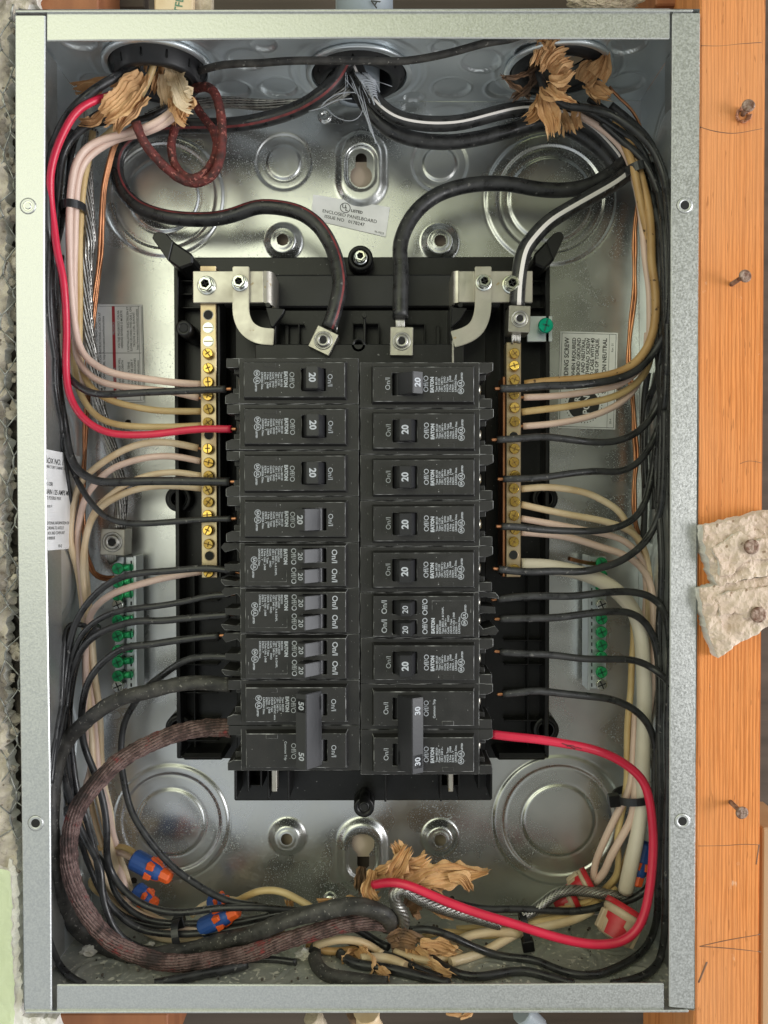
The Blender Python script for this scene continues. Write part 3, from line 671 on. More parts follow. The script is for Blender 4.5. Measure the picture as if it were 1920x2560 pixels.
for side, lab in ((0, 'left'), (1, 'right')):
    s = thing('neutral_strap', 'tinned aluminium strap bolted across the top of the %s neutral bar, its arm bending inward' % lab, 'strap', P(600 if side == 0 else 1210, 720, 45))
    if side == 0:
        g = pbox(482, 677, 660, 757, 41.5, 44, .4, None)
        e = lathe(P(660, 717, 47), (0, 0, 1), [(5, -9.3), (5.5, -9.3)], 4); arc = G(); v = []; ff = []
        a = P(660, 677, 41.5); b = P(660, 757, 41.5)
        for i in range(9):
            th = i / 8 * R(95); v += [(a[0] + 5.5 * math.sin(th), 41.5 + 5.5 * (1 - math.cos(th)), a[2] - .2 * i / 8), (a[0] + 5.5 * math.sin(th), 41.5 + 5.5 * (1 - math.cos(th)), b[2] - 1.8 * i / 8)]
        for i in range(8): ff.append((2 * i, 2 * i + 1, 2 * i + 3, 2 * i + 2))
        arc.add(v, ff, 0, True); g.join(arc); g.join(bbox(v[-1][0] - 1.5, v[-1][0] - .05, v[-1][1], v[-1][1] + 25, v[-1][2], v[-2][2]))
        link('cross_plate', g, strapm, s)
        link('bent_arm', flat_strap([(602, 666), (602, 740), (603, 790), (618, 822), (645, 838), (684, 842)], 9.6, 38.5, 2.6), strapm, s)
        hexbolt(P(517, 714, 41.5), 4.3, 'bolt', s); hexbolt(P(600, 708, 38.5), 3.8, 'bolt', s)
    else:
        g = pbox(1146, 677, 1332, 756, 41.5, 44, .4, None)
        a = P(1146, 677, 41.5); b = P(1146, 756, 41.5); v = []; ff = []; arc = G()
        for i in range(9):
            th = i / 8 * R(95); v += [(a[0] - 3.5 * math.sin(th), 41.5 + 3.5 * (1 - math.cos(th)), a[2]), (a[0] - 3.5 * math.sin(th), 41.5 + 3.5 * (1 - math.cos(th)), b[2] - .5 * i / 8)]
        for i in range(8): ff.append((2 * i, 2 * i + 2, 2 * i + 3, 2 * i + 1))
        arc.add(v, ff, 0, True); g.join(arc); g.join(bbox(v[-1][0] + .05, v[-1][0] + 1.5, v[-1][1], v[-1][1] + 25, v[-1][2], v[-2][2]))
        link('cross_plate', g, strapm, s)
        g = flat_strap([(1208, 666), (1208, 740), (1206, 785), (1190, 822), (1165, 838), (1132, 848)], 9.6, 38.5, 2.6); g.join(pbox(1130, 850, 1135, 908, 39, 55, .3))
        link('bent_arm', g, strapm, s)
        hexbolt(P(1209, 707, 38.5), 3.8, 'bolt', s); hexbolt(P(1278, 712, 41.5), 4.3, 'bolt', s)

# neutral bars with screws
def bar_screw(c, parent, m, r=3.1, h=3.2, tilt=(0, 0), name='terminal_screw', slot_a=.5, body=True):
    ax = Vector((tilt[0], -1, tilt[1])).normalized()
    g = lathe(c, ax, [(r * .62, -3), (r * .62, 0), (r, .1), (r, h - .4), (r - .4, h)], 20, 0)
    q = ax.to_track_quat('-Y', 'Z') if False else Vector((0, -1, 0)).rotation_difference(ax)
    for a in (slot_a, slot_a + math.pi / 2):
        b = bbox(-r * (.85 if a == slot_a else .5), r * (.85 if a == slot_a else .5), -h - .06, -h + .5, -.38, .38)
        def fn(p, a=a):
            v = Vector((p[0] * math.cos(a) - p[2] * math.sin(a), p[1], p[0] * math.sin(a) + p[2] * math.cos(a))); v.rotate(q); return tuple(v + Vector(c))
        g.join(b, fn, 1)
    return link(name, g, [m, m if m not in (brass, ) else brass_d], parent)
brass_d = mat('brass_slot_shadow', (.20, .12, .03), .5, .6)
rnd = random.Random(5)
for side in (0, 1):
    if side == 0: xc, w, m, cx = P(522, 1100, 45)[0], 9.4, brassbar, 524; ys = [788, 820, 854, 888, 923, 956, 990, 1023, 1057, 1088, 1125, 1158, 1190, 1224, 1256, 1290, 1327, 1360, 1390, 1432]; lab = 'left'
    else: xc, w, m, cx = P(1284, 1100, 45)[0], 8.8, brassbar, 1286; ys = [886, 920, 952, 988, 1021, 1056, 1093, 1123, 1157, 1190, 1223, 1256, 1290, 1325, 1357, 1389, 1425]; lab = 'right'
    top = P(cx, 664 if side == 0 else 855, 45)[2]; bot = P(cx, 1445 if side == 0 else 1443, 45)[2]
    nb = thing('neutral_bar', 'brass coloured neutral bar with a column of screws on the %s chassis rail' % lab, 'terminal bar', (xc, 60, bot))
    g = bbox(xc - w / 2, xc + w / 2, 45, 55, bot, top, .4, None); g.join(bbox(xc + (w / 2 + .2 if side == 0 else -w / 2 - 1.8), xc + (w / 2 + 1.8 if side == 0 else -w / 2 - .2), 47, 66, bot, top - 20, .3, None, mi=1))
    link('bar_body', g, [m, copper if side else chas], nb)
    for i, y in enumerate(ys):
        c = P(0, y, 45); cz = c[2]
        if side == 0 and i == 0 or (side == 0 and y == 1088) or (side == 1 and y == 1093) or y in (1389, 1390):
            gg = lathe((xc, 45.02, cz), (0, -1, 0), [(3.1, 0), (3.1, .1), (2.7, .15)], 20, [0, 0, 1]); gg.m[-2] = 1
            link('empty_screw_hole', gg, [alu if y < 1000 else brassbar, dark], nb)
        elif side == 0 and i in (1, 2):
            gg = lathe((xc, 45.02, cz), (0, -1, 0), [(3.3, 0), (3.2, .15), (2.9, .05), (2.6, .2)], 20, 0); gg.join(bbox(xc - 2.6, xc + 2.6, 44.7, 44.95, cz - .3, cz + .3), None, 1)
            link('terminal_screw', gg, [zinc, brass_d], nb)
        else:
            bar_screw((xc + rnd.uniform(-.3, .3), 44.8, cz), nb, brass, 3.05, rnd.uniform(2.2, 4.2), (rnd.uniform(-.12, .12), rnd.uniform(-.15, .15)), slot_a=rnd.uniform(0, 3))

# lugs
def lug(px, py, d, w, h, rot, label, group=None, wires=0, r=5.4, th=15):
    c = P(px, py, d); t = thing('wire_lug', label, 'lug', (c[0], d + th, c[2]), group)
    ca, sa = math.cos(rot), math.sin(rot)
    fn = lambda q: (c[0] + q[0] * ca - q[2] * sa, q[1], c[2] + q[0] * sa + q[2] * ca)
    g = G(); g.join(bbox(-w / 2, w / 2, d, d + th, -h / 2, h / 2, .35, None), fn); link('lug_body', g, lugm, t)
    g = lathe((c[0], d, c[2]), (0, -1, 0), [(r, .02), (r, .3), (r * .9, .6), (r * .8, .2), (r * .74, -.0), (r * .72, .9), (r * .60, 1.5), (r * .42, 1.5), (r * .38, .6)], 28, [0] * 8)
    g.join(lathe((c[0], d, c[2]), (0, -1, 0), [(r * .40, 1.0), (r * .40, 1.52)], 6, 1, False))
    link('set_screw', g, [alu, dark], t)
    return t
lug(808, 851, 36, 13.2, 13.6, R(-26), 'square lug tilted on the red-striped service cable, upper left of the breakers')
lug(1004, 853, 36, 13.2, 16.6, R(-1), 'upright rectangular lug on the plain black service cable, above the right breaker column')
lug(1299, 797, 34, 12.4, 15.2, R(-2), 'lug on top of the right neutral bar holding the white-striped cable', r=5.0)
lug(281, 1355, 72, 15, 16.5, R(-2), 'grey lug above the left row of green grounding screws', r=6.4)
t = thing('bonding_screw', 'teal green bonding screw on a small steel tab beside the right lug', 'screw', P(1363, 815, 66))
link('steel_tab', pbox(1318, 790, 1381, 854, 66, 68, .2), galv_side, t)
c = P(1362, 816, 60); g = lathe(c, (0, -1, 0), [(3.2, -9), (3.2, 0), (4.4, 0), (4.6, 3), (4.0, 3.8)], 20, 0)
for a in (R(75), R(165)):
    b = bbox(-3.9 if a < 2 else -2, 3.9 if a < 2 else 2, -3.95, -3.4, -.45, .45); g.join(b, lambda q, a=a: (c[0] + q[0] * math.cos(a) - q[2] * math.sin(a), c[1] + q[1], c[2] + q[0] * math.sin(a) + q[2] * math.cos(a)), 1)
link('screw_head', g, [teal, mat('dark_teal_slot', (.0, .10, .07), .5)], t)

# ground bars
greend = mat('dark_green_slot', (.005, .07, .03), .5, .2)
for side in (0, 1):
    if side == 0: xs, y0, y1, bx0, bx1, ys, lab = 297, 1392, 1722, 316, 344, [(1421, 0), (1455, 0), (1488, 0), (1511, 1), (1550, 0), (1589, 0), (1625, 0), (1654, 0), (1689, 0), (1714, 1)], 'left'
    else: xs, y0, y1, bx0, bx1, ys, lab = 1502, 1392, 1722, 1468, 1516, [(1407, 0), (1438, 0), (1469, 0), (1511, 1), (1546, 0), (1579, 0), (1612, 0), (1641, 0), (1679, 0), (1710, 1)], 'right'
    gb = thing('ground_bar', 'narrow grounding bar with green screws low on the %s of the back wall' % lab, 'terminal bar', P((bx0 + bx1) / 2, y1, 90))
    g = pbox(bx0, y0, bx1, y1, 80, 90, .3); g.join(pbox(bx0 + (18 if side == 0 else 2), y0 - 3, bx0 + (26 if side == 0 else 8), y1 + 4, 77, 92, .3))
    for y in range(y0 + 10, y1 - 5, 17): g.join(pbox(bx0 + (10 if side == 0 else 10), y, bx0 + (14 if side == 0 else 13), y + 9, 79.9, 80.4), None, 1)
    g.join(pbox(xs - 11, y0, xs + 14, y1, 84, 92, .3)) if side == 0 else None
    link('bar_body', g, [galv_side, dark], gb)
    for y, silver in ys:
        mm = zinc if silver else green
        c = P(xs, y, 76)
        ax = (0.0, -1, 0); g = lathe(c, ax, [(2.6, -8), (2.6, 0), (3.6, 0), (3.7, 2.2), (3.2, 2.8)], 18, 0)
        for a in (.4, .4 + math.pi / 2):
            b = bbox(-2.8, 2.8, -2.9, -2.3, -.35, .35); g.join(b, lambda q, a=a, c=c: (c[0] + q[0] * math.cos(a) - q[2] * math.sin(a), c[1] + q[1], c[2] + q[0] * math.sin(a) + q[2] * math.cos(a)), 1)
        if side == 0 and not silver: g.join(lathe(np.array(c) + [5, 0, .5], (1, -.3, .1), [(2.2, -3), (2.2, 3.5)], 14, 0))
        link('terminal_screw', g, [mm, greend if not silver else dark], gb)

# ================================================================== circuit breakers (drawn for the right column; the left column is turned half round)
DS, DF = 13.6, 9.0          # depth of the shoulder and of the raised face
def cover_geo(zc, zh=9.4, slots=((0, 6.1),), x0=7.5, x1=62.5, tab=True, sx=(17.9, 31.3)):
    """raised face with rectangular openings; slots: (centre z, half height)"""
    bm = bmesh.new(); xs = [x0, sx[0], sx[1], x1]; zs = [zc - zh]
    for cz, hh in sorted(slots): zs += [zc + cz - hh, zc + cz + hh]
    zs.append(zc + zh)
    V = {}
    def vt(x, z, d):
        k = (round(x, 3), round(z, 3), round(d, 3))
        if k not in V: V[k] = bm.verts.new((x, d, z))
        return V[k]
    for i in range(3):
        for j in range(len(zs) - 1):
            if i == 1 and j % 2 == 1: continue
            bm.faces.new([vt(xs[i], zs[j], DF), vt(xs[i + 1], zs[j], DF), vt(xs[i + 1], zs[j + 1], DF), vt(xs[i], zs[j + 1], DF)])
    for j in range(1, len(zs) - 1, 2):
        a = [(xs[1], zs[j]), (xs[2], zs[j]), (xs[2], zs[j + 1]), (xs[1], zs[j + 1])]
        for k in range(4):
            p, q = a[k], a[(k + 1) % 4]; bm.faces.new([vt(*p, DF), vt(*p, DF + 9), vt(*q, DF + 9), vt(*q, DF)])
        bm.faces.new([vt(*p, DF + 9) for p in a])
    xb0, xb1, zb = x0 - 1.1, x1 + 1.0, zh + 1.2
    # perimeter walls follow the subdivided edge
    per = [(x, zs[0]) for x in xs] + [(xs[-1], z) for z in zs[1:]] + [(x, zs[-1]) for x in xs[::-1][1:]] + [(xs[0], z) for z in zs[::-1][1:-1]]
    def low(p):
        x = xb0 if p[0] == x0 else xb1 if p[0] == x1 else p[0]; z = zc - zb if p[1] == zs[0] else zc + zb if p[1] == zs[-1] else p[1]; return (x, z)
    n = len(per)
    for k in range(n):
        p, q = per[k], per[(k + 1) % n]; a, b = low(p), low(q)
        bm.faces.new([vt(*p, DF), vt(*a, DS + .3), vt(*b, DS + .3), vt(*q, DF)])
    bmesh.ops.recalc_face_normals(bm, faces=bm.faces[:])
    ed = [e for e in bm.edges if len(e.link_faces) == 2 and e.calc_face_angle(0) > .35 and not all(abs(v.co[1] - DF - 9) < .1 for v in e.verts)]
    bmesh.ops.bevel(bm, geom=ed, offset=.24, segments=1, affect='EDGES', material=1)
    g = bm_to(bm)
    if tab: g.join(bbox(45.0, 51.5, DF - .25, DF + 1, zc - zh + .2, zc - zh + 2.6, .15, 1))
    return g
def body_geo(h, wings=1, zc=0, notch=True):
    g = bbox(.2, 66, DS, 52, zc - h / 2, zc + h / 2, .22, 1)
    return g
def add_wings(g, zc, big=False):
    if not big:
        g.join(prism([(65.9, zc + 12.5), (73.6, zc + 12.5), (73.6, zc + 8.0), (70.5, zc + 6.6), (65.9, zc + 6.6)], DS + .02, 40, .22, 1))
        g.join(prism([(65.9, zc - 7.3), (73.0, zc - 7.3), (73.0, zc - 12.5), (65.9, zc - 12.5)], DS + .02, 40, .22, 1))
        g.join(bbox(65.9, 69.5, DS + 5, 40, zc - 7.2, zc - 4.5, .15, 1)); g.join(bbox(65.9, 70.0, DS + 5, 40, zc + 3.4, zc + 6.6, .15, 1))
    else:
        g.join(prism([(65.9, zc + 12.4), (76.0, zc + 11.6), (77.8, zc + 9.4), (77.8, zc + 8.2), (69, zc + 9.2), (65.9, zc + 8.6)], DS + 6, 42, .22, 1))
        g.join(prism([(65.9, zc - 12.4), (76.0, zc - 12.2), (77.8, zc - 9.8), (75.5, zc - 7.0), (69, zc - 8.8), (65.9, zc - 5.0)], DS + 6, 42, .22, 1))
        g.join(prism([(65.9, zc + 4.2), (76, zc + 3.4), (76.2, zc - .4), (69, zc - .2), (65.9, zc - 1.2)], DS + 8, 42, .22, 1))
    return g
HP = (24.6, 14.4)           # handle pivot (x, depth)
def handle_geo(zc, hz, tilt, tipw=3.15, z0=None, z1=None):
    """barrel in the slot plus a paddle; tilt in degrees towards Off"""
    g = G(); N = 14; bar = []
    for i in range(N + 1):
        a = R(-88 + 176 * i / N); bar.append((HP[0] + 6.3 * math.sin(a), HP[1] - 6.3 * math.cos(a)))
    v = []; f = []
    for z in (zc - hz + .25, zc + hz - .25): v += [(x, d, z) for x, d in bar]
    for i in range(N): f.append((i, i + 1, N + 2 + i, N + 1 + i))
    g.add(v, f, 0, True); g.add([v[i] for i in range(N + 1)], [tuple(range(N + 1))[::-1]]); g.add(v[N + 1:], [tuple(range(N + 1))])
    ca, sa = math.cos(R(tilt)), math.sin(R(tilt))
    prof = [(-6.1, -3.0), (-5.6, -5.4), (-tipw, -14.6), (tipw, -14.6), (5.6, -5.4), (6.1, -3.0)]
    rot = lambda x, d: (HP[0] + x * ca - d * sa, HP[1] + x * sa + d * ca)
    za, zb = (zc - hz + .3, zc + hz - .3) if z0 is None else (z0, z1)
    bm = bmesh.new(); A = [bm.verts.new((*rot(*p), za)) for p in prof]; B = [bm.verts.new((*rot(*p), zb)) for p in prof]
    n = len(prof); bm.faces.new(A); bm.faces.new(B[::-1])
    for i in range(n): bm.faces.new([A[i], B[i], B[(i + 1) % n], A[(i + 1) % n]])
    bmesh.ops.recalc_face_normals(bm, faces=bm.faces[:]); bmesh.ops.bevel(bm, geom=bm.edges[:], offset=.3, segments=2, affect='EDGES')
    g.join(bm_to(bm)); return g
def handle_text(s, zc, tilt, size, bold):
    ca, sa = math.cos(R(tilt)), math.sin(R(tilt)); g = G()
    fr = lambda X, Z: (HP[0] + X * ca + 14.68 * sa, HP[1] + X * sa - 14.68 * ca, Z)
    return put_text(g, s, 0, zc, 0, size, R(90), bold, frame=fr)
def logo_ring(g, x, z, d, r, s):
    ring2(g, x, z, d, r * .84, r, 24); put_text(g, s, x, z, d, r * 1.15, R(90), .06)
def lettering(zc, lines, off=True, spec=True, onx=15.9, two=False, offx=37.0, ex=39.7, ez=-.3, ls=42.1, pitch=1.5, lz=-4.2, dim=0):
    g = G(); d = DF - .04
    if not two:
        put_text(g, 'On/I', onx - .2, zc + .3, d, 3.8, R(90), -.01); put_text(g, 'Off/O', offx - .5, zc + .2, d, 3.8, R(90), .0, cond=.98)
    if spec:
        put_text(g, 'EATON', ex + .1, zc + ez, d, 2.6, R(90), .14, cond=.98)
        for i, s in enumerate(lines): put_text(g, s, ls + i * pitch, zc + lz, d, 1.45, R(90), .03, 'LEFT', cond=1.12)
        x = ls + len(lines) * pitch + 1.3
        logo_ring(g, x, zc + .3, d, 1.95, 'UL'); logo_ring(g, x, zc - 3.6, d, 1.75, 'SA'); put_text(g, 'LISTED', x + .6, zc + 4.4, d, 1.3, R(90), .05)
    return g
L1 = ['Type BR120', 'Type C120', '120 / 240 V~', 'Cu/Al  SWD', 'HACR Type', '1 Pole   J-068', 'E7819 - T', 'LR43556 Diaz.']
L2 = ['BR2020', 'DNPL2020', 'Type BRD, A & DNPL', '120 / 240 V~', 'Cu/Al      SWD', 'HACR Type', '2 Pole Unit  J-068', 'E7819 - T', 'LR43556 Diaz.']
def screw_g(zc, z=0, m=None):
    return lathe((66.2, 27, zc + z), (1, 0, 0), [(3.4, -.3), (3.4, 1.0), (2.6, 2.0)], 20, 0)
def text_part(g, parent, name='printed_lettering'):
    return link(name, g, ink, parent, local=True)
def single(tilt):
    t = thing('circuit_breaker', '', 'circuit breaker', (0, 0, 0))
    g = body_geo(25.1); add_wings(g, 0); link('breaker_body', g, [blackp, worn], t, local=True)
    link('front_cover', cover_geo(0), [blackp, worn], t, local=True)
    h = link('toggle_handle', handle_geo(0, 6.1, tilt), blackgl, t, local=True)
    link('number', handle_text('20', 0, tilt, 5.0, .16), ink, h, local=True)
    text_part(lettering(0, L1), t); link('terminal_screw', screw_g(0, -.8), lugm, t, local=True)
    return t
def tandem(tilt):
    t = thing('circuit_breaker', '', 'circuit breaker', (0, 0, 0))
    g = body_geo(25.1); add_wings(g, 0, True); link('breaker_body', g, [blackp, worn], t, local=True)
    link('front_cover', cover_geo(0, 11.0, ((5.0, 3.9), (-5.9, 3.9)), tab=False), [blackp, worn], t, local=True)
    for z in (5.0, -5.9):
        h = link('toggle_handle', handle_geo(z, 3.9, tilt, 2.7), blackgl, t, local=True); link('number', handle_text('20', z, tilt, 4.3, .03), ink, h, local=True)
    g = lettering(0, L2, two=True, ex=40.2, ez=-5.2, ls=42.6, lz=-9.6)
    for z in (5.2, -5.3): put_text(g, 'On/I', 13.6, z, DF - .04, 4.2, R(90), .05); put_text(g, 'Off/O', 35.9, z, DF - .04, 4.0, R(90), .03, cond=.95)
    text_part(g, t)
    g = G(); 
    for x0, x1, z0, z1 in ((39.6, 61, 8.4, 8.6), (39.6, 39.8, 2.0, 8.4), (60.8, 61, 2.0, 8.4)): rect2(g, x0, z0, x1, z1, DF - .03)
    link('engraved_outline', g, worn, t, local=True)
    for z in (5.5, -4.8): link('terminal_screw', screw_g(0, z), lugm, t, local=True)
    return t
def twopole(num, lines, spec_low, tilt):
    t = thing('circuit_breaker', '', 'circuit breaker', (0, 0, 0))
    g = body_geo(25.1, zc=12.7); g.join(body_geo(25.1, zc=-12.7)); add_wings(g, 12.7); add_wings(g, -12.7)
    link('breaker_body', g, [blackp, worn], t, local=True)
    for zc in (12.7, -12.7):
        link('front_cover', cover_geo(zc), [blackp, worn], t, local=True)
        sp = (zc < 0) == spec_low
        g = lettering(zc, lines, spec=sp, onx=14.6)
        if not sp: put_text(g, 'Common Trip', 40.8, zc, DF - .04, 1.8, R(90), .04)
        text_part(g, t); link('terminal_screw', screw_g(zc, .3), lugm, t, local=True)
    h = handle_geo(12.7, 6.1, tilt, 3.4, -20.5, 20.5); h.join(handle_geo(-12.7, 6.1, tilt, 3.2, -18, -10)); h.join(handle_geo(0, .1, tilt, 3.4, -1, 1)) if False else None
    h = link('tied_handle', h, blackgl, t, local=True)
    for z in (13.5, -14.0): link('number', handle_text(num, z, tilt, 4.7, .12), ink, h, local=True)
    return t
GR = 'circuit breakers plugged in two facing columns'
pitch = 25.4
def place(t, side, zc, lab):
    x = P(899.5, 1400, DS)[0]
    if side == 'R': t.location = (x * MM + .0001, 0, zc * MM); t.rotation_euler = (0, 0, 0)
    else: t.location = (x * MM - .0001, 0, zc * MM); t.rotation_euler = (0, math.pi, 0)
    jr = random.Random(lab); t.location.x += jr.uniform(-.00012, .0002) * (1 if side == 'R' else -1); t.rotation_euler.y += jr.uniform(-.0035, .0035); t.location.y += jr.uniform(-.0003, .0003)
    t['label'] = lab; t['group'] = GR
ON1 = single(0); OFF1 = single(29); ON2 = tandem(1); OFF2 = tandem(28)
used = set()
def get(p):
    if p.name in used: return copy_tree(p)
    used.add(p.name); return p
zL = P(0, 896, DS)[2] - pitch / 2; zR = P(0, 907, DS)[2] - pitch / 2
names = ['topmost', 'second from the top', 'third from the top', 'fourth from the top', 'fifth from the top', 'sixth from the top', 'seventh from the top']
for i, (pr, dsc) in enumerate([(ON1, 'single black breaker marked 20'), (ON1, 'black breaker fed by the red wire'), (ON1, 'single black breaker marked 20'), (OFF1, 'single black breaker with handle leaning outward'), (OFF2, 'twin-handle black breaker'), (OFF2, 'twin-handle black breaker'), (OFF2, 'twin-handle breaker')]):
    place(get(pr), 'L', zL - i * pitch, '%s, %s in the left column' % (dsc, names[i]))
for i, (pr, dsc) in enumerate([(OFF1, 'single black breaker with shiny leaning handle'), (ON1, 'single black breaker marked 20'), (ON1, 'single black breaker marked 20'), (ON1, 'single black breaker marked 20'), (ON1, 'single black breaker marked 20'), (ON2, 'twin-handle black breaker, the only one'), (ON1, 'single black breaker above the 30 amp one')]):
    place(get(pr), 'R', zR - i * pitch, '%s, %s in the right column' % (dsc, names[i]))
B50 = twopole('50', ['Type BR250', 'Type C250', '120 / 240 V~', 'Cu/Al 60/75C wire', 'HACR Type', '2 Pole   J-068', 'E7819 - T', 'LR43556 Diaz.'], True, 28)
B30 = twopole('30', ['Type BR230', 'Type C230', '120 / 240 V~', 'Cu/Al', 'HACR Type', '2 Pole   J-068', 'E7819 - T', 'LR43556 Diaz.'], True, 28)
place(B50, 'L', zL - 7.5 * pitch, 'double-width black breaker with tied handles marked 50, bottom of the left column')
place(B30, 'R', zR - 7.5 * pitch, 'double-width black breaker with tied handles marked 30, bottom of the right column')

# ================================================================== wiring
GW = {'k': 'black insulated wires', 'w': 'pale insulated wires', 'c': 'bare copper wires', 's': 'heavy service cables'}
def wire(label, path, m, r=1.8, name='insulated_wire', cat='wire', group=None, tip=None, tip_r=1.0, d=50, **kw):
    pts = parse(path, d); x_ = kw.pop('_x', 0)
    g = tube(pts, r, **kw)
    if x_: m = [m, alu_d if x_ == 1 else braid_d]
    return _fin(label, g, m, pts, name, cat, group, tip, tip_r, kw)
def _fin(label, g, m, pts, name, cat, group, tip, tip_r, kw):
    o = link(name, g, m if isinstance(m, (list, tuple)) else [m], None, pts[0]); tag(o, label, cat, group)
    if tip:
        a = np.array(pts[0]); dr = a - np.array(pts[1]); dr /= np.linalg.norm(dr)
        link('bare_copper_tip', tube([a - dr * 1, a + dr * tip * .5, a + dr * tip], tip_r, n=8, step=1, smooth=0), copper, o)
    return o
def kwire(label, path, **k):
    a = parse(path)[0]; at_breaker = (-92 < a[0] < -70 or 64 < a[0] < 84) and a[1] < 37 and -140 < a[2] < 105
    return wire(label, path, wblack, group=GW['k'], tip=3.2 if at_breaker else None, **k)
ANG = 0
# --- left column feeds (each path starts at its breaker)
kwire('black wire to the top left breaker, curving down from the upper left bushing', '10:1465,862,30 1350,866,31 1200,873,32 1000,880,33 750,895,36 600,890,40 480,820,46 400,720,50 350,580,52 330,400,52 325,200,50 345,0,46;00:365,1400,44 385,1180,42 410,1000,42 470,890,42 560,820,42 700,740,44 780,700,56', r=2.1)
wire('thick red wire sweeping down the left gutter to the second left breaker', '10:1500,1122,29 1300,1120,32 1150,1135,34 1000,1155,36 850,1160,38 700,1145,40 570,1080,41 490,990,42 440,860,43 428,700,43 432,500,40 425,300,36 405,120,34 375,0,34;00:345,1430,34 328,1300,33 325,1150,30 355,1000,28 415,850,27 500,720,28 620,650,32 760,605,42', wred, r=2.15, tip=3)
kwire('black wire to the third left breaker, crossing the pale bundle from behind', '10:1490,1462,30 1200,1458,33 1000,1460,35 800,1465,38 650,1465,42 560,1430,46 490,1370,50 450,1280,52 420,1100,54 385,900,56 370,700,58 355,450,58 345,200,56 340,0,54;00:310,1500,50 300,1300,48 305,1100,44 330,980,38 430,760,32 590,600,30 740,505,34 880,445,50', r=2.5)
kwire('black wire to the fourth left breaker, lowest of the left top-fed set', '20:1500,42,30 1300,50,33 1100,65,36 900,75,40 750,60,44 660,15,48;10:560,1560,54 500,1450,60 440,1300,66 405,1100,70 370,850,72 350,550,72 340,200,70 350,0,68;00:390,1500,66 440,1200,60 460,1000,60 520,840,62 700,790,60 860,785,58 1000,750,56 1100,690,60', r=1.8)
wire('upper pinkish white wire bending from the left bundle to the neutral bar', '10:1310,830,50 1150,822,48 1000,805,47 850,783,47 720,755,48 620,705,50 540,635,52 500,540,52 475,380,50 460,200,46 452,0,42;00:450,1500,40 452,1350,40 462,1200,38 495,1050,38 560,960,40 660,905,42 800,870,42 950,825,40 1060,770,40 1150,690,44 1160,600,56', wpink, r=2.15, group=GW['w'])
wire('lower pinkish white wire bending from the left bundle to the neutral bar', '10:1290,918,50 1120,880,49 950,865,49 780,845,50 650,812,52 560,750,54 500,660,56 485,520,55 480,300,52 480,100,48;00:485,1600,46 490,1400,44 500,1200,42 540,1060,42 620,980,44 760,900,46 900,870,44 1020,830,42 1130,760,42 1180,650,48 1150,560,58', wpink, r=2.05, group=GW['w'], tip=5)
wire('straw yellow wire beside the pinkish pair, reaching the neutral bar below them', '10:1310,1005,50 1150,1005,50 1000,1000,50 850,975,52 700,930,54 610,870,56 550,790,58 522,680,58 512,500,56 515,250,54 515,0,50;00:515,1600,50 525,1350,50 545,1150,50 580,1000,52 660,900,56 760,820,56 860,700,50 930,590,44 980,480,44 1010,370,60', wyel, r=2.0, group=GW['w'])
wire('deeper straw yellow wire hugging the red wire down to the neutral bar', '10:1310,1098,50 1100,1106,50 900,1106,50 740,1090,52 640,1050,54 560,965,58 505,850,62 485,740,64 475,600,66 490,400,68 500,100,66;00:520,1500,66 540,1200,64 580,1000,64 600,850,62', wyel, r=2.0, group=GW['w'])
# lower left pale wires
wire('cream wire arching left from the neutral bar, highest of the lower fan', '10:1285,1245,50 1150,1215,48 1000,1205,48 850,1235,50 720,1300,53 620,1370,56 540,1440,60 495,1530,64;20:462,40,66 455,200,68 500,350,68 525,500,68 545,700,68 560,900,68 570,1200,70 595,1500,72 600,1659,72;30:600,40,72 640,200,74 690,400,76 740,600,80 760,700,84', wcream, r=2.1, group=GW['w'], tip=5)
wire('pinkish wire arching left from the neutral bar, second of the lower fan', '10:1300,1330,50 1150,1300,49 1000,1300,49 850,1330,51 720,1380,54 620,1470,57 550,1570,61;20:520,30,64 500,180,66 520,350,66 540,520,66 555,720,68 575,950,70 600,1200,72 625,1450,74;30:640,60,74 700,260,76 730,420,78 770,560,82', wpink, r=2.0, group=GW['w'], tip=5)
wire('scorched cream wire third in the lower fan left of the neutral bar', '10:1310,1425,50 1150,1402,50 1000,1415,51 850,1462,54 700,1560,58 620,1640,62;20:560,130,66 550,280,68 565,450,70 580,650,72 600,850,74 620,1100,76 640,1350,78 650,1600,80;30:650,100,80 690,300,82 730,520,84', wcream, r=1.9, group=GW['w'])
wire('cream wire lowest of the fan above the chassis ear, turning down the gutter', '10:1308,1505,50 1150,1492,50 1000,1495,51 850,1522,53 720,1580,56 640,1640,60;20:590,50,62 550,200,62 540,400,64 560,600,66 590,850,68 620,1100,70 650,1350,74 655,1600,76;30:670,100,78 720,300,80 735,450,82 780,600,84 820,700,86 845,790,88', wcream, r=2.0, group=GW['w'])
wire('pale pink wire passing under the fifth left breaker feed to the neutral bar foot', '20:1310,385,48 1150,410,46 1050,430,47 900,470,49 750,520,52 650,585,55 590,660,58 560,780,62 555,1000,66 560,1250,70 575,1500,72 590,1659,74;30:560,100,74 540,300,76 570,520,80 620,640,84', wpink, r=2.1, group=GW['w'])
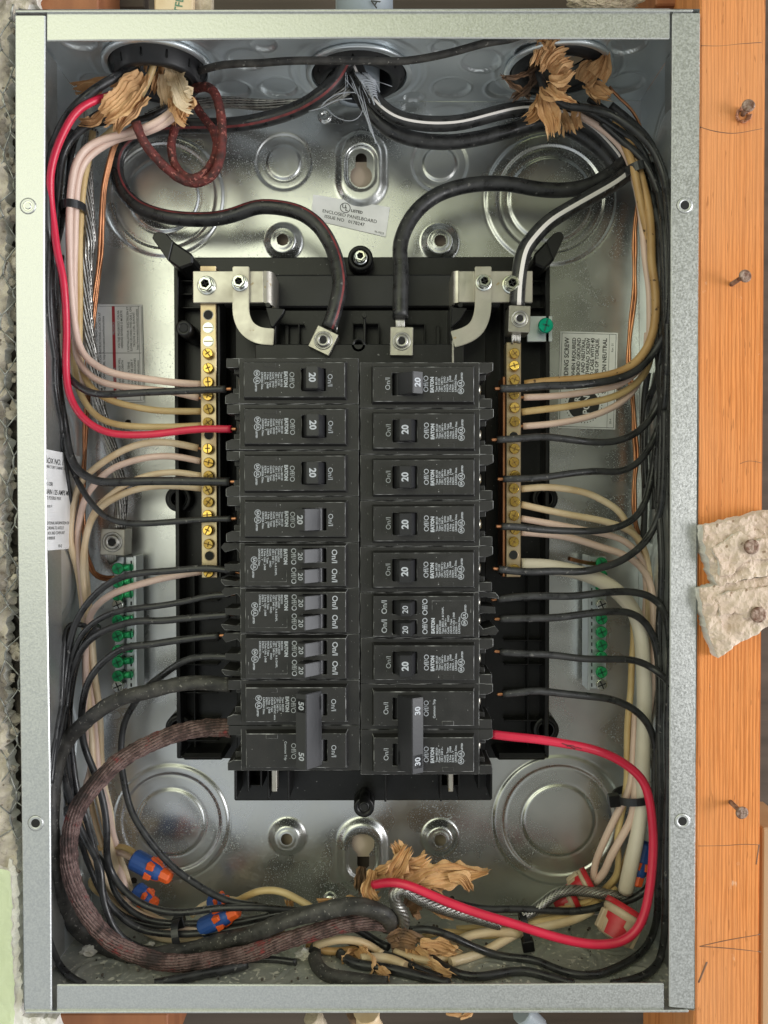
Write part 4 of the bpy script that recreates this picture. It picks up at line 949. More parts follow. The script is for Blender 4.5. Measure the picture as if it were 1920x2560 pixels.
# copper grounds left
for k, (o, lab) in enumerate(((0, 'outermost bare copper ground strand in the left gutter'), (16, 'middle bare copper ground strand in the left gutter'), (30, 'innermost bare copper ground strand in the left gutter'))):
    sh = lambda s: ';'.join(seg.split(':')[0] + ':' + ' '.join('%g,%s' % (float(t.split(',')[0]) + o, ','.join(t.split(',')[1:])) for t in seg.split(':')[1].split()) for seg in s.split(';'))
    p = ['00:900,800,60 800,860,62 735,930,66 700,1050,68 665,1200,70 650,1450,72 640,1659,74;10:630,100,76 600,300,78 580,500,80 560,700,82 565,850,84 545,1100,86 545,1350,86;20:520,0,84 545,150,84 560,300,84 590,390,84 650,440,83 750,440,82',
         '00:890,800,62 795,860,64 730,930,68 695,1050,70 660,1200,72 650,1450,74 645,1659,76;10:625,100,78 600,300,80 575,550,82 562,700,84 562,850,86 548,1100,87 535,1350,87;20:530,50,86 550,250,86 580,380,85 650,425,84 740,420,82',
         '00:880,795,64 785,860,66 722,930,70 690,1050,72 655,1200,74 640,1450,76 630,1659,78;10:612,150,80 590,350,82 568,550,84 560,750,86 540,950,88 530,1200,88 505,1400,88;20:500,0,86 530,250,86 600,430,84'][k]
    wire(lab, sh(p), copper, r=1.0, name='bare_copper_wire', group=GW['c'])
wire('bare twisted aluminium neutral cable running down the left gutter to the lug', '20:775,110,78 780,0,80;10:790,1600,80 780,1480,80 750,1350,80 705,1190,80 660,1050,80 625,880,78 600,680,78 570,500,76 560,300,74 565,0,72;00:580,1600,70 570,1350,70 560,1150,70 560,980,74 600,850,80', alu, r=3.6, name='stranded_cable', cat='cable', group=GW['s'], lobes=12, twist=.05, lobe_amp=.2, n=84, step=2, groove=.4, _x=1)
# lower left black feeds
kwire('black wire to the upper terminal of the fifth left breaker, arching highest', '20:1525,392,32 1450,375,32 1300,366,34 1100,380,36 900,396,38 780,425,40 660,495,43 560,600,46 490,720,50 450,850,52 425,1000,54 405,1200,56 370,1400,58 345,1600,60;30:330,100,62', r=2.0)
kwire('black wire to the sixth left breaker, upper terminal', '20:1490,535,32 1350,545,33 1200,580,35 1050,605,37 900,622,39 760,645,42 650,690,45 560,760,48 500,850,51 455,980,54 430,1150,56 440,1350,58 425,1500,60 440,1659,64;30:470,200,66 520,400,66 600,540,66 690,640,66 740,800,66 830,910,66 950,980,66 1100,1005,66 1300,1006,64 1500,1000,62;31:0,975,60 160,940,58 330,915,58', r=1.8)
kwire('black wire to the sixth left breaker, lower terminal', '20:1490,665,32 1350,675,33 1200,690,35 1050,706,37 900,706,39 780,732,42 660,778,45 560,850,49 490,960,53 450,1100,56 430,1300,59 420,1440,62 400,1600,66;30:430,120,66 500,330,62 560,470,60 610,560,58 650,650,56 660,800,54 700,950,52 770,1080,52 880,1150,54 1000,1190,56 1150,1180,58 1300,1130,60 1450,1075,62 1600,1040,62;31:0,1010,62 200,960,60', r=2.1)
kwire('black wire to the seventh left breaker dropping steeply in front of the pale wires', '20:1420,800,36 1300,810,36 1100,840,38 950,862,40 830,872,42 730,922,44 640,1000,46 570,1100,49 540,1210,52 530,1320,56 538,1480,60 570,1590,62 600,1659,62;30:640,120,60 680,280,60 695,450,60 690,560,62 720,680,64 790,780,62 900,870,60 1050,925,58 1200,935,56 1400,910,56;31:0,905,56 160,915,58 300,925,60', r=2.1)
kwire('black wire from behind the twisted black cable up to the seventh left breaker', '20:1500,940,32 1400,935,34 1250,945,38 1150,990,42 1050,1060,48 960,1130,56 880,1230,62 810,1350,66 785,1480,68 785,1659,68;30:795,60,66 815,160,64 850,280,62 920,400,60 1010,520,60 1120,640,60 1250,740,60 1380,820,60 1500,870,60;31:0,890,60 150,925,60 330,920,62', r=2.1)
for k, (p, l) in enumerate((('20:560,740,58 450,720,62 420,800,64 405,950,66 400,1150,66 385,1350,66 340,1550,66;30:320,60,68', 'thin black wire tucked deepest against the lower left gutter wall'), ('20:560,860,60 500,930,62 470,1050,64 440,1200,64 400,1400,64 350,1600,64;30:325,150,66', 'second black wire tucked against the lower left gutter wall'), ('10:400,0,60 385,200,66 370,400,72 350,700,76 360,900,78 400,1100,78 430,1400,76;20:470,0,74', 'black wire hidden behind the red one in the left gutter'), ('00:470,850,60 400,980,62 350,1150,66 325,1350,70 320,1550,74;10:312,0,76 305,200,78 320,450,80 350,650,80 380,900,80 400,1150,80', 'black wire nearest the left wall, running behind the others'))):
    kwire(l, p, r=1.6)
# big 50 A cables
wire('very thick twisted dusty black cable feeding the upper 50 amp terminal', '20:1500,1120,32 1300,1105,34 1150,1120,36 1000,1150,38 850,1190,40 720,1240,42 600,1320,44 500,1410,47 430,1500,52 385,1600,58;30:350,60,62 335,250,66 340,450,66 365,650,64 400,850,62 470,1000,62 560,1090,64 720,1180,70 900,1220,72 1100,1200,66 1300,1160,56 1500,1110,50 1659,1070,46;31:100,1030,44 220,980,43 380,935,42 550,905,42 700,900,42 800,930,43 870,970,46 850,1020,54', wdusty, r=(4.2, 4.9), name='service_cable', cat='cable', group=GW['s'], lobes=3, lobe_amp=.10, twist=.05, n=36, rough=.10)
wire('very thick worn red and black cable looping to the lower 50 amp terminal', '20:1500,1400,34 1420,1395,34 1300,1402,34 1150,1432,34 1000,1490,34 850,1562,33 740,1640,32;30:670,50,32 580,150,31 500,270,30 455,430,30 450,600,30 480,760,30 540,900,31 620,1020,32 730,1130,33 880,1205,34 1050,1255,35 1250,1262,36 1450,1235,38 1659,1190,40;31:180,1125,42 380,1065,44 580,1015,46 740,1000,48 860,1010,52', braid, r=(4.9, 4.5), name='service_cable', cat='cable', group=GW['s'], lobes=17, lobe_amp=.07, twist=.022, n=102, rough=.14, step=1.5, groove=.30, _x=2)
# service cables at the top
wire('thick black cable with a thin red stripe snaking to the upper left lug', '11:470,470,42 500,400,42 525,300,44 545,200,47 535,100,50 512,0,54;01:490,1600,57 420,1480,60 300,1385,64 160,1345,68 0,1340,72;00:1520,1390,74 1400,1418,76 1200,1420,78 1020,1390,80 880,1330,82 790,1230,82 750,1110,82 770,990,82 860,890,82 1000,835,80 1200,815,76 1400,815,72 1600,800,68;01:150,750,64 300,690,58 450,590,50 540,490,50 600,380,66', [wblack, stripe_r], r=4.5, name='service_cable', cat='cable', group=GW['s'], stripe=(35, 9), n=40, wob=.3)
wire('frayed grey twisted strands running left from the centre bushing behind the cable', '01:640,480,62 600,570,60 500,630,62 350,670,66 150,680,72 0,680,76;00:1500,665,80 1300,670,84 1150,680,88 950,760,90', alu, r=3.2, name='stranded_cable', cat='cable', lobes=12, twist=.02, n=72, groove=.4, _x=1)
wire('thick black cable from the centre bushing, upper of the pair swinging right', '01:640,420,66 690,530,52 780,660,50 900,755,50 1080,800,52 1300,800,54 1500,750,56 1659,710,58;02:150,700,62 350,740,66 520,830,70 650,960,74 720,1060,76 700,1150,78', [wblack, stripe_glint_w], r=4.4, name='service_cable', cat='cable', group=GW['s'], stripe=(20, 8), n=40)  # white band paints the window's highlight along this cable
wire('thick black cable from the centre bushing, lower of the pair swinging right', '01:610,440,68 650,560,58 740,720,58 880,850,60 1050,910,62 1250,925,64 1450,895,66 1659,840,68;02:200,800,72 400,850,74 560,960,76 660,1080,78 690,1180,78', wblack, r=4.5, name='service_cable', cat='cable', group=GW['s'], n=30)
wire('thick plain black cable arching over to the upper right lug', '11:935,400,42 935,300,44 938,180,46 940,60,50;01:930,1620,53 960,1500,58 1030,1380,62 1150,1275,66 1300,1215,68 1480,1188,70 1659,1195,72;02:120,1220,74 300,1235,74 480,1210,74 600,1150,74 720,1060,74 760,980,74', wblack, r=4.6, name='service_cable', cat='cable', group=GW['s'], n=30)
wire('thick black cable with a broad white stripe dropping to the right neutral lug', '12:30,330,42 35,200,42 55,60,44;02:80,1620,46 140,1540,50 240,1440,54 380,1350,58 520,1270,62 660,1190,66 760,1110,70 820,1020,74', [wblack, stripe_glint_w], r=4.7, name='service_cable', cat='cable', group=GW['s'], stripe=(8, 13), n=48)
for k, (x, y, d) in enumerate(((480, 468, 42), (935, 405, 42))):
    pass
wire('long thin black cable stretched across the top of the box', '00:1235,490,60 1310,455,50 1420,425,42 1560,412,36 1659,410,34;01:200,395,30 400,393,30 600,393,30 800,397,30 950,397,30 1100,375,28 1300,328,24 1500,272,20 1659,250,20;02:60,225,22', wdusty, r=2.1, name='cable', cat='cable', n=20)
wire('dark red braided cable hanging in a loop below the left bushing', '00:880,790,34 905,870,36 960,960,40 1030,1040,44 1110,1120,48 1210,1180,50 1300,1185,50 1385,1140,48 1430,1020,46 1440,850,44 1425,700,44 1390,590,46 1330,555,50 1265,575,56', cloth, r=2.7, name='braided_cable', cat='cable', rough=.16, n=18)
wire('inner dark red braided cable crossing the hanging loop', '00:1240,640,52 1300,740,54 1370,820,54 1405,900,54 1400,1000,52 1350,1100,50 1260,1165,48 1180,1130,50 1120,1040,52 1110,930,52 1150,780,54', cloth, r=2.5, name='braided_cable', cat='cable', rough=.16, n=18)
# --- right column feeds
kwire('black wire to the top right breaker, bending up beside the orange-brown wire', '12:-80,858,30 60,856,32 200,842,34 400,836,36 560,820,39 700,790,42 820,735,45 920,630,48 985,520,48 1020,400,46;12:1030,200,44;02:1020,1500,44 1010,1300,44 980,1120,44 920,980,44 840,880,44 740,800,44 620,730,46 480,700,46 340,685,44 240,610,44 180,500,46 170,440,54', r=2.3)
kwire('black wire to the second right breaker, joining the right gutter bundle', '12:-100,1190,30 50,1182,32 200,1170,34 350,1186,36 550,1206,40 700,1192,44 820,1135,48 900,1050,52 960,930,54 1000,780,54 1010,500,56 1000,100,56;02:990,1500,56 950,1250,56 860,1050,58 700,900,60 580,790,60', r=2.1)
kwire('black wire to the third right breaker, joining the right gutter bundle', '12:-60,1445,32 60,1442,32 200,1435,34 400,1406,37 560,1392,40 700,1395,44 800,1348,48 880,1260,52 945,1120,56 990,950,58 1000,600,60 985,200,62;02:960,1500,62 900,1250,62', r=2.0)
kwire('black wire to the fourth right breaker, drooping then rising to the gutter', '22:-70,95,30 40,96,32 150,110,34 350,122,38 550,120,42 690,98,46 790,45,50;12:860,1600,54 900,1450,58 930,1250,60 960,1050,62 975,700,66', r=2.1)
kwire('black wire to the fifth right breaker, lowest drooping feed on the right', '22:-90,372,30 20,385,32 120,390,33 280,382,36 430,386,39 560,365,42 700,322,45 820,240,49 900,140,53 955,20,56;12:975,1550,58 985,1300,60 990,1000,62', r=2.2)
kwire('black wire to the upper terminal of the twin breaker in the right column', '22:-100,565,32 0,556,32 150,546,33 400,545,35 600,522,38 760,517,41 880,540,44 960,600,48 1005,700,52 1025,850,56 1030,1000,58', r=2.2)
kwire('black wire to the lower terminal of the twin breaker in the right column', '22:-80,692,32 50,690,32 300,685,34 450,664,36 600,647,38 740,646,41 840,690,45 910,790,49 945,930,52 955,1100,54 955,1400,56 960,1659,58;32:960,200,58 955,500,58 945,750,60 940,950,62 900,1100,64 820,1210,66 700,1285,68 560,1335,68 420,1340,66 280,1300,66 150,1245,66 0,1228,58;31:1550,1210,50 1400,1155,46 1250,1085,45 1120,1045,47 1000,1050,52', r=2.2)
kwire('black wire to the seventh right breaker, dipping behind the right flange', '22:-80,905,32 30,915,32 150,920,33 300,932,35 450,950,37 600,952,39 780,957,42 900,1005,46 1000,1085,50 1050,1180,54 1070,1400,56', r=2.1)
kwire('black wire to the 30 amp breaker, bending down the lower right gutter', '22:-60,1180,32 40,1172,32 150,1160,33 300,1175,35 500,1196,38 650,1216,42 780,1272,46 865,1350,50 915,1450,54 930,1560,56;32:925,50,58 930,300,60 920,550,62 905,700,64 880,780,66 820,830,66 740,865,66 600,893,64 420,928,62 200,922,60 0,915,58;31:1500,915,58 1350,890,58 1200,845,60 1060,760,62', r=2.2)
wire('bright red wire looping from the 30 amp breaker round the lower right corner', '21:1525,1438,30 1580,1445,30;22:0,1456,30 150,1472,31 300,1495,32 500,1532,34 640,1580,36 760,1650,38;32:850,80,38 888,200,38 908,350,38 916,500,38 908,650,36 890,800,34 855,950,32 800,1060,31 720,1120,30 600,1142,30 450,1132,30 300,1098,30 150,1055,30 0,1008,30;31:1550,975,30 1400,925,32 1250,870,34 1100,805,36 980,755,38 870,738,42 760,755,48', wred, r=2.6, cat='wire')
kwire('outermost black wire running down the whole right gutter', '02:640,680,62 760,780,64 880,900,66 950,1050,66 1010,1250,66 1030,1500,66;12:1040,200,66 1045,800,68 1030,1300,68;22:1040,300,68 1030,900,68 1010,1400,68;32:1010,100,68 1000,500,68 995,900,68 985,1100,68 960,1230,70 900,1320,74 800,1370,78 650,1400,80', r=2.2)
for k, (p, l) in enumerate((('02:500,640,64 640,740,70 760,860,72 860,1000,72 920,1200,72 940,1450,72;12:960,0,72 950,300,72 965,600,72 940,800,70 880,950,72 860,1200,74 870,1500,76', 'black wire behind the right bundle, passing beside the cable tie'), ('02:300,640,62 480,720,66 650,830,68 760,950,70 840,1100,72 900,1300,74 930,1500,76;12:940,100,76 935,400,76 950,700,76 965,1000,74 960,1300,72 950,1600,70', 'black wire among the right bundle emerging under the paper'), ('12:990,850,62 960,1100,64 930,1400,66;22:960,100,66 970,400,66 950,800,64 960,1200,64;32:950,0,64 940,400,66 930,650,68', 'black wire descending behind the thick white conductor on the right'), ('12:880,760,80 860,900,82 850,1200,82 860,1500,82;22:850,200,84', 'dark wire lying on the back wall near the copper grounds'))):
    kwire(l, p, r=2.0)
# pale wires on the right
wire('orange-brown wire from the right bundle to the right neutral bar', '12:80,832,50 180,818,48 300,808,46 500,793,45 640,770,45 760,725,46 850,640,47 910,520,48 930,380,50 925,200,52 905,50,54;02:900,1500,56 880,1330,58 850,1200,60 815,1060,62 780,960,62 730,880,62 640,800,60', wbrown, r=2.6, group=GW['w'])
wire('second orange-brown wire beside it above the cable tie', '02:730,930,62 770,1030,60 800,1130,58 825,1280,58 870,1480,60 900,1620,62;12:920,100,64 935,300,64', wbrown, r=2.4, group=GW['w'])
wire('pinkish wire from the right bundle under the black feed to the neutral bar', '12:75,915,50 200,912,49 350,900,48 550,868,48 680,838,50 780,780,54 850,690,58 885,560,60 890,400,62 885,200,62 865,50,62;02:850,1550,62 830,1350,64 790,1150,66 740,1000,66 640,880,64 500,780,62 420,740,60', wpink, r=2.0, group=GW['w'], tip=4)
wire('mustard yellow wire across the bonding sticker to the right neutral bar', '12:60,1010,50 180,996,49 300,984,48 500,950,48 650,915,50 770,855,53 850,780,56 890,700,60 905,560,64 900,400,66', wyel, r=2.1, group=GW['w'])
wire('pale pink wire lowest of the four crossing the bonding sticker', '12:70,1102,50 180,1095,49 300,1082,48 500,1040,49 650,982,52 760,905,56 820,820,60 860,700,64 875,500,66', wpink, r=2.0, group=GW['w'], tip=4)
wire('cream wire arching right from the neutral bar, highest of the lower right fan', '12:60,1510,50 200,1496,49 350,1508,50 500,1540,52 600,1590,55 690,1650,58;22:760,100,62 830,200,66 865,330,68 880,500,70 885,800,72 870,1200,74 850,1659,76', wcream, r=2.1, group=GW['w'])
wire('cream wire second in the fan right of the neutral bar', '12:60,1610,50 200,1640,50;22:400,22,52 550,48,54 680,85,57 780,130,60 850,220,64 885,380,68 900,600,70 900,1000,74 870,1400,76 820,1659,78', wcream, r=2.1, group=GW['w'])
wire('pinkish wire third in the fan right of the neutral bar', '22:60,42,50 180,62,49 330,88,49 450,112,50 600,142,53 720,182,57 800,245,61 850,330,66 870,480,70 850,800,76 840,1200,78 800,1659,80', wpink, r=2.0, group=GW['w'], tip=4)
wire('pale wire fourth in the fan, curving widest round the thick white conductor', '22:60,130,50 200,140,50 330,156,50 450,185,52 600,235,55 720,275,58 820,340,62 885,430,66 912,560,70 918,750,74 920,1000,78 890,1300,80', wpink, r=2.2, group=GW['w'])
wire('very thick white conductor curving from the right neutral bar down the gutter', '22:60,350,48 200,352,48 350,372,48 500,412,49 620,470,50 715,545,52 790,640,54 830,760,56 850,950,58 860,1200,60 850,1500,62;32:845,0,62 848,150,62 830,350,60 800,500,60 765,650,62 735,800,66', wwhite, r=4.5, cat='wire', group=GW['w'], lobes=2, lobe_amp=.05, twist=.05, n=24)
wire('yellowed wire hanging left of the thick white conductor', '22:780,650,74 790,800,74 775,1000,74 770,1150,74 750,1350,74 745,1600,74;32:745,60,72 730,200,70 700,350,70 680,480,70 690,600,74 680,700,78 600,790,82', wyel, r=2.1, group=GW['w'])
wire('left pale wire leaving the lower right cable tie for the upper tan wire nut', '22:800,1300,72 790,1500,70;32:775,60,68 755,160,66 700,260,66 640,380,68 580,510,72 540,620,76 525,730,78', wpink, r=2.2, group=GW['w'])
wire('second pale wire leaving the lower right cable tie, hooking into the tan wire nut', '22:830,1400,66 820,1600,66;32:805,80,64 795,200,62 775,330,62 710,450,64 640,570,68 590,690,74 535,745,78', wpink, r=2.4, group=GW['w'])
wire('cream wire passing under the stranded cable toward the lower wire nut', '32:770,500,76 720,650,80 640,760,82 560,850,80 450,900,74 300,950,68 150,985,64 60,1030,62', wyel, r=2.2, group=GW['w'])
# copper on the right
wire('thin dark copper strand from the right paper down to the gutter', '02:630,560,60 700,640,62 770,700,64 820,790,68 850,870,72 870,950,76', copper, r=.9, name='bare_copper_wire', group=GW['c'])
for k, (o, lab) in enumerate(((0, 'left bare copper ground strand in the right gutter'), (20, 'right bare copper ground strand in the right gutter'))):
    sh = lambda s: ';'.join(seg.split(':')[0] + ':' + ' '.join('%g,%s' % (float(t.split(',')[0]) + o * (1 if i % 3 else .4), ','.join(t.split(',')[1:])) for i, t in enumerate(seg.split(':')[1].split())) for seg in s.split(';'))
    wire(lab, sh('02:870,1000,80 840,1150,80 815,1300,80 795,1450,80 785,1600,80;12:790,100,82 785,250,82 765,400,84 755,560,84 745,700,84 765,850,84 785,1000,84 785,1150,84 800,1300,84 790,1450,84 780,1600,84;22:790,60,84 810,150,84'), copper, r=1.0, name='bare_copper_wire', group=GW['c'])
wire('short copper stub sticking left out of the right ground bar', '22:370,302,66 420,315,70 510,332,78 620,335,82 760,290,82', copper, r=1.3, name='bare_copper_wire', group=GW['c'])
# --- bottom wires
wire('cream wire arching out of the lower paper to the left', '31:400,940,60 350,890,62 280,855,64 200,810,64 100,790,66 0,802,68;30:1580,840,72 1500,880,76 1440,930,80', wyel, r=2.2, group=GW['w'])
wire('cream loop folded back in the lower left corner', '30:1100,1060,76 960,1010,76 850,950,78 760,880,80 680,830,82 600,780,84 575,730,84 610,700,84 680,710,84 760,760,82 850,840,80 950,895,78', wyel, r=2.1, group=GW['w'])
wire('long pale wire sweeping under the blue wire nut along the bottom', '30:520,230,70 530,400,74 560,520,78 600,620,80 680,760,80 740,880,78 840,980,74 950,1060,70 1060,1105,68 1200,1110,66 1400,1120,64 1560,1105,62', wcream, r=2.2, group=GW['w'])
wire('second pale wire sweeping along the bottom beside the first', '30:720,560,84 790,700,82 820,800,80 850,930,76 950,1010,72 1100,1040,68 1250,1045,66 1400,1060,66 1550,1080,64;31:60,1080,66', wpink, r=2.0, group=GW['w'])
wire('cream arc behind the lower blue wire nut', '30:1240,960,70 1300,900,76 1400,860,80 1500,850,82;30:1600,880,82', wcream, r=2.0, group=GW['w'])
for i, (p, m, r, l) in enumerate(((('31:380,1155,52 480,1120,50 600,1112,50 700,1130,52 780,1180,56 820,1210,60'), wcream, 2.4, 'upper cream wire bulging under the thick cables at bottom centre'), ('31:330,1150,56 430,1185,54 550,1190,54 660,1170,56', wbrown, 2.3, 'orange tinted wire just under the upper cream one at bottom centre'), ('31:680,1240,50 780,1228,48 880,1240,48 970,1285,50', wcream, 2.9, 'short thick cream wire between the two dirty paper tufts'), ('31:1000,1130,62 1100,1090,60 1200,1060,60 1320,1070,60 1450,1085,60 1600,1080,60', wyel, 2.0, 'yellow wire right of the dirty paper, passing under the black one'), ('31:1180,1170,56 1290,1130,54 1400,1080,54 1500,1062,54 1600,1060,54;32:60,1075,56', wcream, 2.6, 'cream wire fanning right from the dirty paper toward the cable tie'), ('31:1260,1262,56 1380,1228,54 1500,1180,54 1600,1120,54;32:0,1090,56 80,1050,58 300,1010,60 430,970,62 520,920,66', wcream, 2.7, 'lowest cream wire fanning right from the dirty paper'), ('32:0,1060,60 120,1010,60 250,985,62 380,950,64 480,915,68 560,860,72', wyel, 2.3, 'yellowed wire in the bundle right of the lower cable tie'), ('30:1500,1130,60 1600,1110,56;31:60,1090,54 180,1060,52', wyel, 2.0, 'cream wire peeking out above the worn red cable'))):
    wire(l, p, m, r=r, group=GW['w'])
wire('thin twisted bare aluminium cable hooking out of the lower centre', '31:960,1010,50 950,940,47 905,870,44 900,810,42 940,780,42 1020,820,44 1100,865,46 1200,905,48 1320,940,50 1450,975,52 1580,1010,54', alu, r=3.4, name='stranded_cable', cat='cable', lobes=9, twist=.22, lobe_amp=.2, n=108, step=1.0, groove=.36, _x=1)
wire('twisted bare aluminium cable arching right to the thick white conductor', '32:60,960,58 120,940,60 200,880,62 280,820,64 370,795,66 480,800,68 590,815,68 680,830,68 740,845,68', alu, r=3.0, name='stranded_cable', cat='cable', lobes=9, twist=.22, lobe_amp=.2, n=108, step=1.0, groove=.36, _x=1)
kwire('black wire on the floor of the box right of the dirty paper', '31:1060,1180,58 1150,1240,58 1250,1310,60 1350,1350,62 1480,1355,64 1600,1330,64;32:60,1315,66 180,1335,66 300,1370,68 400,1400,70', r=2.4)
kwire('black wire leaving the dirty paper along the bottom flange', '31:540,1200,64 640,1270,60 800,1290,56 950,1320,56 1100,1360,56 1250,1400,56', r=2.8)
kwire('black wire dropping behind the left flange at the bottom corner', '30:310,1100,60 340,1180,58 380,1270,56 450,1350,54 540,1400,52', r=2.0)
kwire('thick black wire under the worn red cable at the bottom left', '30:1000,1400,60 1150,1370,60 1300,1340,62 1450,1310,64 1600,1270,66', r=2.6)
wire('black rubber cable end curled under the dirty paper at the bottom', '31:420,1120,74 375,1190,72 380,1250,70 410,1305,66 480,1350,64 600,1365,64 720,1385,64 850,1400,64', wdusty, r=4.0, name='cable_end', cat='cable', n=24)
kwire('short black wire slipping under the thick cables at bottom centre', '31:640,1040,62 720,1080,62 790,1130,62 860,1160,62', r=2.2)
# straw yellow pair into the blue wire nut
wire('straw yellow wire curving into the large blue and orange wire nut', '30:620,520,84 700,512,82 760,508,80 820,515,78 880,560,74', wyel, r=1.9, group=GW['w'])
wire('pink wire entering the large blue and orange wire nut', '30:690,470,84 760,540,82 820,570,79 870,590,75', wpink, r=1.8, group=GW['w'])

for r0_, m_, l, p in (
 (2.0, wblack, 'black wire beside the fifth-breaker feed in the lower left gutter', '20:640,740,56 560,830,58 500,960,58 470,1100,58 450,1300,60 455,1450,62 470,1600,62;30:500,150,62 560,330,62 590,430,64 620,560,64 640,700,62 690,860,60 780,960,60 900,1040,60 1100,1075,60 1350,1065,60 1550,1035,60;31:60,1000,60 250,960,60'),
 (1.8, wblack, 'thin black wire low in the bundle behind the lower left cable tie', '30:430,260,70 520,460,72 580,640,74 650,800,74 760,930,72 900,1000,70 1100,1030,68 1350,1030,66 1600,1015,64;31:100,985,62'),
 (1.9, wcream, 'slack cream wire between the black wires of the lower left bundle', '30:640,600,78 690,740,78 780,850,76 880,930,74 1000,985,72 1150,1010,70 1300,1015,68 1480,1010,66;31:0,1010,64'),
 (1.8, wcream, 'slack cream wire crossing behind the blue wire nut', '30:560,80,78 600,260,80 650,450,82 700,600,84 800,740,84 870,830,84 940,930,80 1080,1000,76 1260,1060,72'),
 (2.0, wblack, 'black wire on the box floor left of the bottom centre', '30:1150,1290,62 1300,1250,64 1450,1240,66 1600,1240,66;31:100,1240,66 260,1260,66'),
 (1.9, wblack, 'black wire twisting under the dirty paper tufts', '31:560,1110,58 700,1160,54 820,1200,52 940,1240,52 1060,1300,54 1200,1360,56'),
 (2.2, wcream, 'cream wire stub between dirty paper and bottom flange', '31:900,1190,52 1010,1230,50 1130,1250,50 1240,1230,52 1330,1200,54'),
 (1.8, wyel, 'yellow wire under the twisted bare cable near the tan wire nuts', '31:1300,1040,66 1450,1030,66 1600,1020,66;32:80,1000,66 220,960,68 350,900,70 480,870,72 600,840,74 680,780,76'),
 (2.0, wblack, 'black wire hugging the inside of the right flange at mid height', '12:1005,300,66 1000,600,68 980,900,70 950,1150,72 930,1400,74 925,1640,76'),
 (2.0, wblack, 'black wire among the upper right bundle nearest the paper', '02:260,560,54 380,660,56 540,740,58 700,850,60 830,960,62 900,1100,64 960,1300,66 985,1550,66;12:1000,150,66'),
 (1.9, wblack, 'black wire under the red one in the upper left sweep', '00:780,690,58 660,720,56 560,790,54 470,890,54 410,1020,56 375,1200,58 355,1400,60 350,1600,62;10:360,250,64 372,500,66'),
 (1.7, wpink, 'pinkish wire glimpsed between the copper strands and the gutter wires', '00:560,1150,72 545,1400,74 520,1600,76;10:500,200,80 505,450,80 520,700,82 545,900,82'),
):
    wire(l, p, m_, r=r0_, group=GW['k'] if m_ is wblack else GW['w'])

g = G()
for s in ('22:100,1462 130,1450 165,1458 150,1472 175,1484', '22:120,1478 140,1490 160,1480', '22:318,1492 345,1500 380,1515 400,1530', '22:350,1512 375,1502 400,1512', '22:395,1524 420,1518 445,1526'):
    g.join(tube([q + [0, -2.35, 0] for q in parse(s.replace(' ', ',31.6 ', 1), 32)], .22, n=5, step=1, smooth=1))
tag(link('scuff_marks', g, inkk, None, g.v[0]), 'black scuff marks on the red wire beside the lower right chassis ear', 'marks', None, 'stuff')

# stranded wire ends showing at the lugs
for (x, y, d0, l) in ((832, 812, 43, 'cut aluminium strands between the left service cable and its lug'), (1000, 810, 43, 'cut aluminium strands above the upright right lug'), (1290, 842, 44, 'cut aluminium strands poking out below the neutral lug'), (281, 1393, 80, 'cut aluminium strands under the left ground lug')):
    g = G(); rn = random.Random(int(x))
    for k in range(6): g.join(tube([P(x - 9 + k * 3.6, y - 14, d0), P(x - 9 + k * 3.6 + rn.uniform(-1, 1), y, d0), P(x - 9 + k * 3.5, y + 10 + rn.uniform(0, 8), d0 + 1)], .8, n=8, smooth=0, step=2))
    tag(link('wire_strands', g, alu, None, P(x, y, d0)), l, 'strands', None, 'stuff')
# white fibre threads hanging from the centre bushing
g = G(); rn = random.Random(3)
for k in range(15):
    x0, y0 = 640 + rn.uniform(510, 780) / TS, rn.uniform(460, 560) / TS; a = rn.uniform(.3, 1.9); L = rn.uniform(20, 62)
    pts = [P(x0 + math.cos(a) * L * t + rn.uniform(-2, 2), y0 + math.sin(a) * L * t + rn.uniform(-2, 2), 44 + rn.uniform(-2, 4)) for t in (0, .33, .66, 1)]
    g.join(tube(pts, .2, n=5, step=2, smooth=1))
for s in ('01:640,560,50 690,700,46 730,800,46 745,860,46', '01:660,560,50 715,740,44 760,880,44 785,930,44', '01:680,560,50 730,760,45 770,900,45 775,930,45', '01:440,690,60 520,760,60 620,785,58 680,750,56 700,690,54', '01:620,640,48 520,650,50 420,700,52 340,720,54', '01:600,600,48 500,620,50 430,670,52', '01:640,600,48 560,600,48 470,640,50 420,690,52'):
    g.join(tube(parse(s), .3, n=5, step=2, smooth=2))
tag(link('fibre_threads', g, ink, None, P(905, 190, 50)), 'loose white fibre threads fraying below the centre bushing', 'threads', None, 'stuff')
g = G()
for a, b in (((660, 480), (790, 640)), ((700, 480), (770, 680)), ((640, 470), (730, 600)), ((690, 470), (790, 560))):
    for k in range(4): g.join(tube(parse('01:%g,%g,45 %g,%g,43 %g,%g,45' % (a[0] + k * 9, a[1], (a[0] + b[0]) / 2 + k * 6, (a[1] + b[1]) / 2, b[0] - k * 5, b[1] - k * 12)), .4, n=5, step=2, smooth=1))
for k in range(7): g.join(tube(parse('01:%g,%g,44 %g,%g,42 %g,%g,44' % (670 + k * 12, 520 + k * 18, 720 + k * 9, 515 + k * 17, 775 + k * 2, 540 + k * 14)), .45, n=5, step=2, smooth=1))
tag(link('fibre_mesh', g, ink, None, P(920, 210, 45)), 'torn white fibre netting wrapped on the cable below the centre bushing', 'netting', None, 'stuff')

